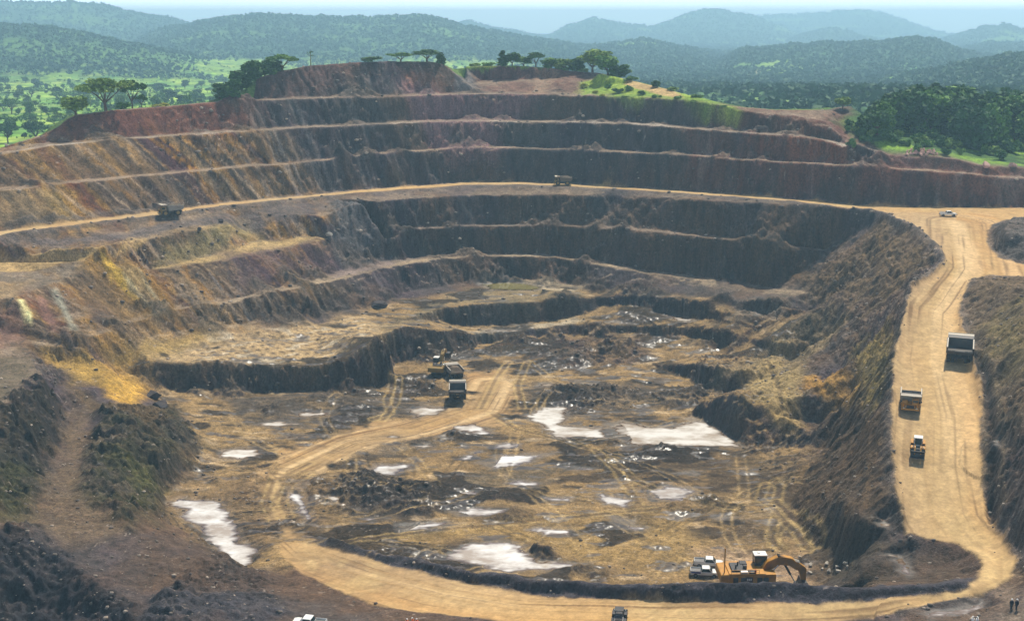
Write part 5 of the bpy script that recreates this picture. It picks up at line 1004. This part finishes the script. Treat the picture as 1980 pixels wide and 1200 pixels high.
def excavator(loc, rz, s, label, pose, paint='yellow', mast=True):
    r = root('excavator', loc, rz, s); tag(r, label, 'excavator')
    for sx in (-1, 1):
        m = MB().prism([(-3.6, .55), (-3.3, .15), (-2.9, 0), (2.9, 0), (3.3, .15), (3.6, .55), (3.5, 1.05), (3.0, 1.3), (-3.0, 1.3), (-3.5, 1.05)], sx*1.6-.4, sx*1.6+.4)
        for k in range(17): m.box((sx*1.6, -3.1+k*.39, 1.32), (.84, .2, .06)).box((sx*1.6, -3.1+k*.39, -.01), (.84, .2, .06))
        m.build('track', M['dark'], r, .03)
    MB().box((0, 0, .9), (2.4, 3.0, .7)).cyl((0, 0, 1.2), (0, 0, 1.65), 1.2, 20).build('undercarriage', M['dark'], r)
    h = MB().box((0, -1.2, 2.7), (5.2, 6.2, 2.0)).box((1.55, 2.1, 2.65), (1.95, 3.2, 1.8)).box((.3, 2.0, 2.2), (1.0, 1.2, 1.0))
    for k in range(4): h.box((2.63, -3.6+k*1.35, 2.6), (.06, 1.2, 1.45))
    h.build('house', M[paint], r, .07)
    MB().prism([(-4.3, 1.75), (-5.6, 1.9), (-5.8, 2.4), (-5.7, 3.5), (-4.3, 3.6)], -2.6, 2.6).build('counterweight', M[paint], r, .1)
    d = MB()
    for a in (-3.2, -1.9, .9, 2.0): d.box((2.68, a, 2.6), (.06, .85, 1.0))
    for k in range(6): d.box((2.70, 1.5, 2.2+k*.14), (.06, 1.9, .06))
    d.build('side_panel', M['dark'], r, 0)
    b = MB().box((2.72, -.9, 2.75), (.05, 1.2, .9)).build('badge', M['badge'], r, 0)
    MB().box((2.76, -1.2, 2.8), (.03, .2, .34)).box((2.76, -.9, 2.8), (.03, .2, .34)).box((2.76, -.6, 2.8), (.03, .2, .34)).build('badge_mark', M['white'], b, 0)
    e = MB().box((.2, -2.6, 3.75), (3.2, 2.2, .5)).cyl((1.2, -3.0, 3.9), (1.2, -3.0, 4.7), .16, 10).cyl((-.2, -2.4, 3.9), (-.2, -2.4, 4.6), .14, 10).box((-1.2, -1.3, 3.8), (1.3, 1.2, .6)).cyl((1.0, -1.4, 3.6), (1.0, -1.4, 4.5), .35, 12).box((1.9, -.4, 3.7), (1.2, 1.1, .45)); e.build('engine_deck', M['dark'], r)
    MB().box((2.0, -1.7, 3.75), (.9, 1.3, .4)).build('hatch', M['white'], r); MB().box((2.2, .2, 3.9), (.3, .3, .8)).build('fire_bottle', M['red'], r)
    c = MB().box((-1.5, 1.7, 3.8), (1.8, 2.1, 1.0)).box((-1.5, 1.7, 2.8), (1.8, 2.1, 1.4))
    for a in (-2.34, -.66):
        for q in (.7, 2.7): c.box((a, q, 4.75), (.12, .12, 1.1))
    c.build('cab', M['dark'], r); MB().box((-1.5, 1.7, 5.38), (1.9, 2.25, .18)).box((-1.7, 1.5, 5.52), (.6, .5, .12)).build('cab_roof', M['white'], r)
    MB().box((-.62, 1.7, 4.75), (.05, 1.9, 1.0)).box((-2.38, 1.7, 4.75), (.05, 1.9, 1.0)).box((-1.5, 2.72, 4.65), (1.6, .05, 1.3)).box((-1.5, .68, 4.75), (1.6, .05, 1.0)).build('window', M['glass'], r, 0)
    k = MB()
    for yy in (-4.0, -2.4, -.8, .8): k.cyl((2.5, yy, 3.4), (2.5, yy, 4.3), .045, 6)
    k.cyl((2.5, -4.0, 4.3), (2.5, .8, 4.3), .045, 6).cyl((2.5, -4.0, 3.9), (2.5, .8, 3.9), .04, 6).build('handrail', M[paint], r, 0)
    if mast: MB().cyl((1.6, -5.0, 3.5), (1.6, -5.0, 7.6), .11, 8).build('mast', M[paint], r, 0)
    MB().beam(pose['boom'], 1.1, pose['boom_h']).build('boom', M[paint], r, .05)
    MB().beam(pose['stick'], .8, pose['stick_h']).build('stick', M[pose.get('stick_mat', paint)], r, .05)
    for a, q in pose['rams']:
        for sx in (-.75, .75) if a[0] < 3.3 else ((-.3, .3) if 'arched' in label else (0,)):
            mid = (a[0]+(q[0]-a[0])*.55, a[1]+(q[1]-a[1])*.55); m = MB().cyl((sx, *a), (sx, *mid), .2, 10).build('hydraulic_cylinder', M['dark'], r, 0); MB().cyl((sx, *mid), (sx, *q), .11, 10).build('rod', M['lamp'], m, 0)
    MB().prism(pose['bucket'], -1.6, 1.6).box((0, pose['teeth'][0], pose['teeth'][1]), (3.0, .25, .2)).build('bucket', M['dark'], r, .06)
    return r
def loader(loc, rz, s, label, roof='white', canopy=False, paint='yellow'):
    r = root('wheel_loader', loc, rz, s); tag(r, label, 'wheel loader')
    MB().prism([(-3.7, .9), (-3.8, 1.6), (-3.6, 2.15), (-1.0, 2.3), (-1.0, .9)], -.95, .95).build('engine_hood', M['grey'], r, .06)
    m = MB()
    for k in range(7): m.box((0, -3.45+k*.34, 2.26), (1.5, .12, .08))
    m.build('hood_louvre', M['dark'], r, 0)
    MB().box((-1.2, -2.0, 1.75), (.6, 2.6, .22)).box((1.2, -2.0, 1.75), (.6, 2.6, .22)).box((-1.2, 1.7, 1.7), (.65, 1.7, .2)).box((1.2, 1.7, 1.7), (.65, 1.7, .2)).build('fender', M[paint], r, .05)
    MB().box((0, .1, 1.0), (1.3, 3.0, .7)).box((0, 1.7, 1.2), (1.2, 2.2, .9)).build('frame', M['dark'], r)
    c = MB().box((0, -.1, 1.85), (1.6, 1.7, .9))
    for a in (-.75, .75):
        for q in (-.9, .7): c.box((a, q, 2.8), (.1, .1, 1.2))
    c.build('cab', M['dark' if canopy else 'white'], r); MB().box((0, -.1, 3.45), (1.8, 2.0, .16)).build('cab_roof', M[roof], r)
    if not canopy: MB().box((0, .76, 2.65), (1.45, .05, 1.35)).box((-.8, -.1, 2.8), (.04, 1.5, 1.0)).box((.8, -.1, 2.8), (.04, 1.5, 1.0)).build('window', M['glass'], r, 0)
    for sx in (-1, 1): MB().beam([(1.0, 2.0), (2.4, 1.7), (3.6, .7)], .25, [.4, .5, .35]).build('lift_arm', M[paint], r, .02).location.x = sx*.6
    MB().prism([(3.5, .15), (4.6, .1), (4.6, .2), (3.75, .35), (3.6, 1.0), (3.9, 1.5), (3.75, 1.55), (3.4, 1.0)], -1.4, 1.4).prism([(3.5, .15), (4.6, .1), (3.9, 1.5), (3.4, 1.0)], -1.45, -1.38).prism([(3.5, .15), (4.6, .1), (3.9, 1.5), (3.4, 1.0)], 1.38, 1.45).build('bucket', M['dark'], r, .02)
    for sx in (-1, 1):
        MB().box((sx*1.1, 2.5, 1.95), (.26, .12, .22)).build('headlight', M['lamp'], r, .01)
        for yy in (1.7, -1.9): wheel(r, (sx*1.15, yy, .85), .85, .62)
    return r
def person(loc, rz, label, top='orange', legs='navy', arm=0.25, hat='hat', group=None, stride=.1):
    me = bpy.data.meshes.new('person')
    V = [(0, 0, .95), (0, 0, 1.18), (0, 0, 1.40), (0, .01, 1.53), (0, .02, 1.62), (0, .03, 1.74),
         (.10, 0, .90), (.12, stride, .50), (.12, stride-.02, .08), (.13, stride+.14, .04), (-.10, 0, .90), (-.12, -stride, .50), (-.12, -stride-.02, .08), (-.13, -stride+.14, .04),
         (.19, 0, 1.40), (.26, -.02, 1.13), (.25+arm*.3, .12+arm*.3, .92), (.25+arm*.3, .16+arm*.3, .82), (-.19, 0, 1.40), (-.27, -.02, 1.13), (-.26, .12, .90), (-.26, .15, .80)]
    R = [.15, .14, .16, .065, .09, .085, .11, .075, .05, .045, .11, .075, .05, .045, .075, .05, .04, .035, .075, .05, .04, .035]
    E = [(0, 1), (1, 2), (2, 3), (3, 4), (4, 5), (0, 6), (6, 7), (7, 8), (8, 9), (0, 10), (10, 11), (11, 12), (12, 13), (2, 14), (14, 15), (15, 16), (16, 17), (2, 18), (18, 19), (19, 20), (20, 21)]
    me.from_pydata(V, E, []); o = bpy.data.objects.new('person', me); C.objects.link(o); o.location = loc; o.rotation_euler.z = rz; tag(o, label, 'person', group)
    sk = o.modifiers.new('skin', 'SKIN')
    for k, d in enumerate(me.skin_vertices[0].data): d.radius = (R[k], R[k]); d.use_root = k == 0
    sb = o.modifiers.new('smooth', 'SUBSURF'); sb.levels = 1; sb.render_levels = 1; me.materials.append(M['skin'])
    a = MB().prism([(-.17, 1.0), (-.18, 1.45), (.0, 1.5), (.18, 1.45), (.17, 1.0)], -.22, .22)
    for sx in (-1, 1): a.cyl((sx*.2, 0, 1.43), (sx*.27, -.02, 1.12), .085, 8).cyl((sx*.27, -.02, 1.12), (sx*.26, .1, .95), .065, 8)
    a.build('jacket', M[top], o, .05)
    t = MB().box((0, 0, .93), (.36, .26, .22))
    for sx, st in ((1, stride), (-1, -stride)): t.cyl((sx*.1, 0, .9), (sx*.12, st, .5), .115, 8, .095).cyl((sx*.12, st, .5), (sx*.12, st-.02, .08), .095, 8, .08)
    t.build('trousers', M[legs], o, .0)
    MB().cyl((0, .03, 1.70), (0, .03, 1.80), .135, 12, .12).cyl((0, .03, 1.80), (0, .03, 1.86), .12, 12, .05).box((0, .15, 1.71), (.2, .1, .02)).build('helmet', M[hat], o, 0)
    return o
G = lambda px, py: ghit(px, py)
def head(dx, dy): return -math.atan2(dx, dy)                      # heading so that local +y looks along (dx, dy)
# --- trucks on the ramp
g0 = G(1855,694); haul_truck(g0+Vector((0,0,-.05)), head(.37,1), 1.0, 'large dark haul truck climbing the ramp, seen from behind, highest on the ramp', False, 'dark', 'darktray', tilt=rad(3))
g0 = G(1760,787); haul_truck(g0, head(-.33,-1), .74, 'yellow haul truck driving down the left side of the ramp towards the viewer', False, 'yellow', 'tray', tilt=rad(-3))
g0 = G(1774,874); loader(g0, head(-.33,-1), .95, 'yellow wheel loader with a white cab roof coming down the ramp')
# --- on the pit floor
g0 = G(885,768); haul_truck(g0, head(-.04,1), .84, 'dark haul truck backed up behind the loading shovel on the pit floor', False, 'dark', 'darktray')
g0 = G(878,728); haul_truck(g0, head(-.35,1), .74, 'partly hidden haul truck being filled beside the loading shovel', True, 'olive', 'tray')
POSE_UP = dict(boom=[(1.6, 2.9), (3.6, 5.6), (5.6, 6.6), (7.4, 6.4)], boom_h=[.9, 1.25, 1.0, .6], stick=[(6.9, 6.9), (7.8, 6.3), (8.2, 5.0)], stick_h=[.6, .9, .5], rams=[((2.0, 2.2), (4.0, 5.0)), ((4.6, 6.9), (7.0, 7.0))],
    bucket=[(7.2, 5.4), (7.0, 4.2), (7.8, 3.3), (9.3, 3.4), (9.7, 5.2), (9.2, 5.5)], teeth=(9.7, 5.3), stick_mat='yellow')
g0 = G(850,722); excavator(g0, head(.22,1), .92, 'dusty olive loading shovel with its black bucket raised high on the pit floor', POSE_UP, 'olive', False)
POSE_ARCH = dict(boom=[(1.7, 2.6), (3.0, 4.2), (4.8, 5.0), (6.6, 4.75), (8.0, 3.7)], boom_h=[1.2, 1.5, 1.4, 1.25, .95], stick=[(7.6, 4.3), (8.8, 3.3), (9.1, 1.2)], stick_h=[.9, 1.3, .7], rams=[((2.0, 1.9), (4.4, 4.3)), ((5.6, 4.3), (7.6, 1.2)), ((4.4, 5.7), (8.2, 4.6))],
    bucket=[(8.6, 1.7), (9.5, 1.6), (9.6, .7), (8.9, .1), (7.6, .05), (7.5, .3), (8.3, .8)], teeth=(7.5, .15), stick_mat='yellow')
xe = P(1452, 1122, -106.3); ze = float(ground_z(np.array([xe[0]]), np.array([xe[1]]))[0])
excavator((xe[0], xe[1], ze-.02), head(1, .02), 1.13, 'big yellow excavator with an arched boom parked behind the dark earth bund', POSE_ARCH).scale = (1.13, 1.13, 1.24)
g0 = P(1363, 1103, -107.6); z0 = float(ground_z(np.array([g0[0]]), np.array([g0[1]]))[0]); pickup((g0[0], g0[1], z0), head(1, -.12), 'white pickup with blue sides, nearest of the two behind the excavator', True, s=1.12)
g0 = P(1372, 1092, -107.6); z0 = float(ground_z(np.array([g0[0]]), np.array([g0[1]]))[0]); pickup((g0[0], g0[1]+1.5, z0), head(1, -.15), 'white pickup parked behind the blue sided one near the excavator', s=1.12)
g0 = G(1833,418); pickup(g0, head(1, -.1), 'lone white pickup crossing the wide road junction at upper right', s=1.05)
g0 = G(331,416); haul_truck(g0, head(-1, -.55), .80, 'haul truck in side view on the left bench road', True, 'olive', 'tray')
g0 = G(1089,357.5); haul_truck(g0, head(-1, .05), .72, 'small olive haul truck on the far bench road below the back wall', True, 'olive', 'ore')
# --- foreground edge of the photo
g0 = G(598,1213); pickup(g0, head(-1, .2), 'white car of which only the roof shows at the bottom edge of the photo', s=1.1)
g0 = G(1197,1207); loader(g0, head(.15, 1), .82, 'small dark tractor with a flat canopy on the road at the bottom edge', 'dark', True, 'dark')
for k, (px, py, lb, tp) in enumerate([(798,1213,'worker in an orange vest, left one of the pair at the bottom edge','orange'),(806,1214,'worker in orange and navy, right one of the pair at the bottom edge','orange'),(787,1215,'stooping worker in orange beside the pair at the bottom edge','orange'),
        (1955,1178,'person in dark clothes with a white helmet, left of the two at the road bend','navy'),(1965,1178,'person in dark clothes with a white helmet, right of the two at the road bend','navy'),(1880,1212,'person in dark trousers by the puddle at lower right, left one','white'),(1888,1213,'person in dark trousers by the puddle at lower right, right one','white')]):
    person(G(px, py), random.random()*6, lb, tp, 'navy', .2+.3*random.random(), stride=.06+.05*k % .12)
# --- hilltop things
g0 = G(672,119); r = root('site_hut', (g0.x, g0.y+3, g0.z-.1), .2); tag(r, 'small yellowish hut with a slanted pale roof on the hilltop', 'hut')
MB().box((0, 0, 1.2), (6, 3.5, 2.4)).build('wall', simple_mat('hut_wall', '#a08446', .8, noise=.4), r); MB().prism([(-2.4, 2.4), (2.4, 3.0), (2.4, 3.2), (-2.4, 2.6)], -3.4, 3.4).build('roof', M['white'], r); MB().box((-.8, -1.77, 1.0), (.9, .06, 2.0)).build('door', M['dark'], r, 0); MB().box((1.4, -1.77, 1.5), (1.0, .06, .8)).build('window', M['glass'], r, 0)
g0 = G(743,118); r = root('drill_rig', (g0.x, g0.y+2, g0.z), .3); tag(r, 'drill rig with a thin upright mast and white cab on the hilltop', 'drill rig')
MB().box((0, 0, .9), (2.4, 5, 1.0)).build('chassis', M['dark'], r); MB().box((-.5, 1.6, 2.2), (1.3, 1.4, 1.6)).build('cab', M['white'], r); MB().box((.8, -.6, 1.9), (1.0, 2.0, 1.0)).build('engine', M['red'], r)
m = MB()
for a in (-.3, .3):
    for b_ in (2.3, 2.9): m.cyl((a+.4, b_, .6), (a+.4, b_, 9.5), .07, 6)
for k in range(9): m.box((.4, 2.6, 1.2+k), (.62, .62, .06))
m.build('mast', M['dark'], r, 0)
for sx in (-1, 1): MB().box((sx*1.2, 0, .4), (.5, 4.6, .8)).build('track', M['dark'], r, .05)
# --- boulders, each its own
ROCKM = [simple_mat('dark_boulder', '#3c3638', .9, noise=.5), simple_mat('pink_boulder', '#c0988a', .9, noise=.5), simple_mat('pale_boulder', '#b0a698', .9, noise=.4)]
def rock_mesh(seed, mat):
    bm = bmesh.new(); bmesh.ops.create_icosphere(bm, subdivisions=3, radius=1); g = np.random.RandomState(seed); ax = g.normal(size=(9, 3)); ax /= np.linalg.norm(ax, axis=1, keepdims=True); dd_ = .42+.4*g.rand(9)
    for v_ in bm.verts:
        p = np.array(v_.co)
        for a, d_ in zip(ax, dd_):
            s_ = p@a
            if s_ > d_: p = p-a*(s_-d_)*.9
        v_.co = Vector(p*(1+.16*g.rand()))
    me = bpy.data.meshes.new('boulder'); bm.to_mesh(me); bm.free(); me.materials.append(mat); return me
RK = {(i, j): rock_mesh(i*7+j, ROCKM[j]) for i in range(4) for j in range(3)}
def boulder(px, py, wpx, hpx, j, label, group=None):
    g = ghit(px, py, 1); s = px_per_m(g); o = bpy.data.objects.new('boulder', RK[(random.randrange(4), j)]); C.objects.link(o)
    a, h = wpx/s/2, hpx/s/1.5; o.location = (g.x, g.y, g.z+h*.45); o.scale = (a, a*.8, h); o.rotation_euler.z = random.random()*6; tag(o, label, 'boulder', group); return o
boulder(731,594,34,13,0,'long dark boulder at the foot of the wall left of the upper terrace')
boulder(427,430,14,8,0,'larger dark boulder on the left slope below the bench road'); boulder(386,444,9,6,0,'smaller dark boulder on the left slope below the bench road')
boulder(636,456,14,8,2,'pale boulder at the tip of the flat left bench'); boulder(295,768,40,15,0,'dark rock lump at the left end of the blasted block'); boulder(310,787,36,13,0,'dark rock lump just below the end of the blasted block')
for k in range(30): boulder(random.uniform(1750,1828), random.uniform(291,301), random.uniform(4,9), random.uniform(3,7), 1, 'pinkish boulder in the heap on the right rim','boulders heaped on the right rim')
boulder(1905,323,16,11,1,'pale pink boulder pile left of the last one on the far right rim'); boulder(1957,323,18,11,1,'pale pink boulder at the far right end of the rim')
boulder(12,280,9,6,2,'small pale rock at the left edge of the top bench')
for k in range(10): boulder(random.uniform(1548,1640), random.uniform(1086,1108), random.uniform(5,11), random.uniform(4,8), 2, 'grey boulder strewn right of the big excavator','boulders right of the big excavator')
# --- loose rubble: nobody could count it
gR = np.random.RandomState(9); N = 150000
ic = bmesh.new(); bmesh.ops.create_icosphere(ic, subdivisions=1, radius=1); iv = np.array([v_.co[:] for v_ in ic.verts]); ifc = np.array([[v_.index for v_ in f_.verts] for f_ in ic.faces]); ic.free()
jx = gR.randint(0, len(gx)-1, N); jy = (gR.rand(N)**1.5*(len(gy)*.86)).astype(int)
wgt = (.25+.75*sm(.25, .7, slope[jy, jx]))*(1-road[jy, jx])*(1-green[jy, jx])*(1-wet[jy, jx])*(.2+sm(-.2, .3, fbm(x[jy, jx]/12, y[jy, jx]/12, 11, 3)))
wgt = np.maximum(wgt, bank[jy, jx]*.9); wgt = np.maximum(wgt, rough[jy, jx]*.7); wgt = np.maximum(wgt, sm(-40, -70, gx[jx])*sm(330, 290, gy[jy])*.8*(1-road[jy, jx])); kk = gR.rand(N) < wgt*.34; jx, jy = jx[kk], jy[kk]; n = len(jx)
sz = (.09+.6*gR.rand(n)**6)*(.7+.6*sm(250, 500, gy[jy])); rx_, ry_ = gx[jx]+gR.uniform(-.25, .25, n), gy[jy]+gR.uniform(-.2, .2, n)
cen = np.stack([rx_, ry_, ground_z(rx_, ry_)+sz*.2], -1)
vv = (iv[None]*(.65+.6*gR.rand(n, len(iv), 1))*np.stack([sz*1.2, sz, sz*.75], -1)[:, None]+cen[:, None]).reshape(-1, 3); ff = (ifc[None]+(np.arange(n)*len(iv))[:, None, None]).reshape(-1, 3)
rm = bpy.data.materials.new('rubble'); rm.use_nodes = True; nn = rm.node_tree; gi = nn.nodes.new('ShaderNodeNewGeometry'); cr = nn.nodes.new('ShaderNodeValToRGB'); cr.color_ramp.elements[0].color = (*lin('#4c4440'), 1); cr.color_ramp.elements[1].color = (*lin('#b4a28e'), 1); e_ = cr.color_ramp.elements.new(.7); e_.color = (*lin('#74685c'), 1)
nn.links.new(gi.outputs['Random Per Island'], cr.inputs[0]); nn.links.new(cr.outputs[0], nn.nodes['Principled BSDF'].inputs[0]); nn.nodes['Principled BSDF'].inputs['Roughness'].default_value = .9
ro_ = bpy.data.objects.new('rubble', np_mesh('rubble', vv, ff, rm)); C.objects.link(ro_); ro_['kind'] = 'stuff'; ro_['label'] = 'loose stones strewn over the slopes and banks of the pit'; ro_['category'] = 'rubble'
# ------------------------------------------------------------------ the haze
def box_mesh(name, lo, hi):
    v = [(a, b, c) for a in (lo[0], hi[0]) for b in (lo[1], hi[1]) for c in (lo[2], hi[2])]
    me = bpy.data.meshes.new(name); me.from_pydata(v, [], [(0, 1, 3, 2), (4, 6, 7, 5), (0, 4, 5, 1), (2, 3, 7, 6), (0, 2, 6, 4), (1, 5, 7, 3)]); return me
hz_top = float(max(30, oz.max()+12))
hb = bpy.data.objects.new('haze', box_mesh('haze', (-9600, -60, float(oz.min())-1.5), (9600, 13900, hz_top))); C.objects.link(hb); hb['kind'] = 'stuff'
hm = bpy.data.materials.new('haze'); hm.use_nodes = True; n = hm.node_tree; n.nodes.remove(n.nodes['Principled BSDF'])
pv = n.nodes.new('ShaderNodeVolumePrincipled'); pv.inputs['Color'].default_value = (.47, .79, 1.0, 1); pv.inputs['Density'].default_value = 0.0002; pv.inputs['Anisotropy'].default_value = 0.2
n.links.new(pv.outputs[0], n.nodes['Material Output'].inputs['Volume']); hb.data.materials.append(hm); hm.cycles.homogeneous_volume = True
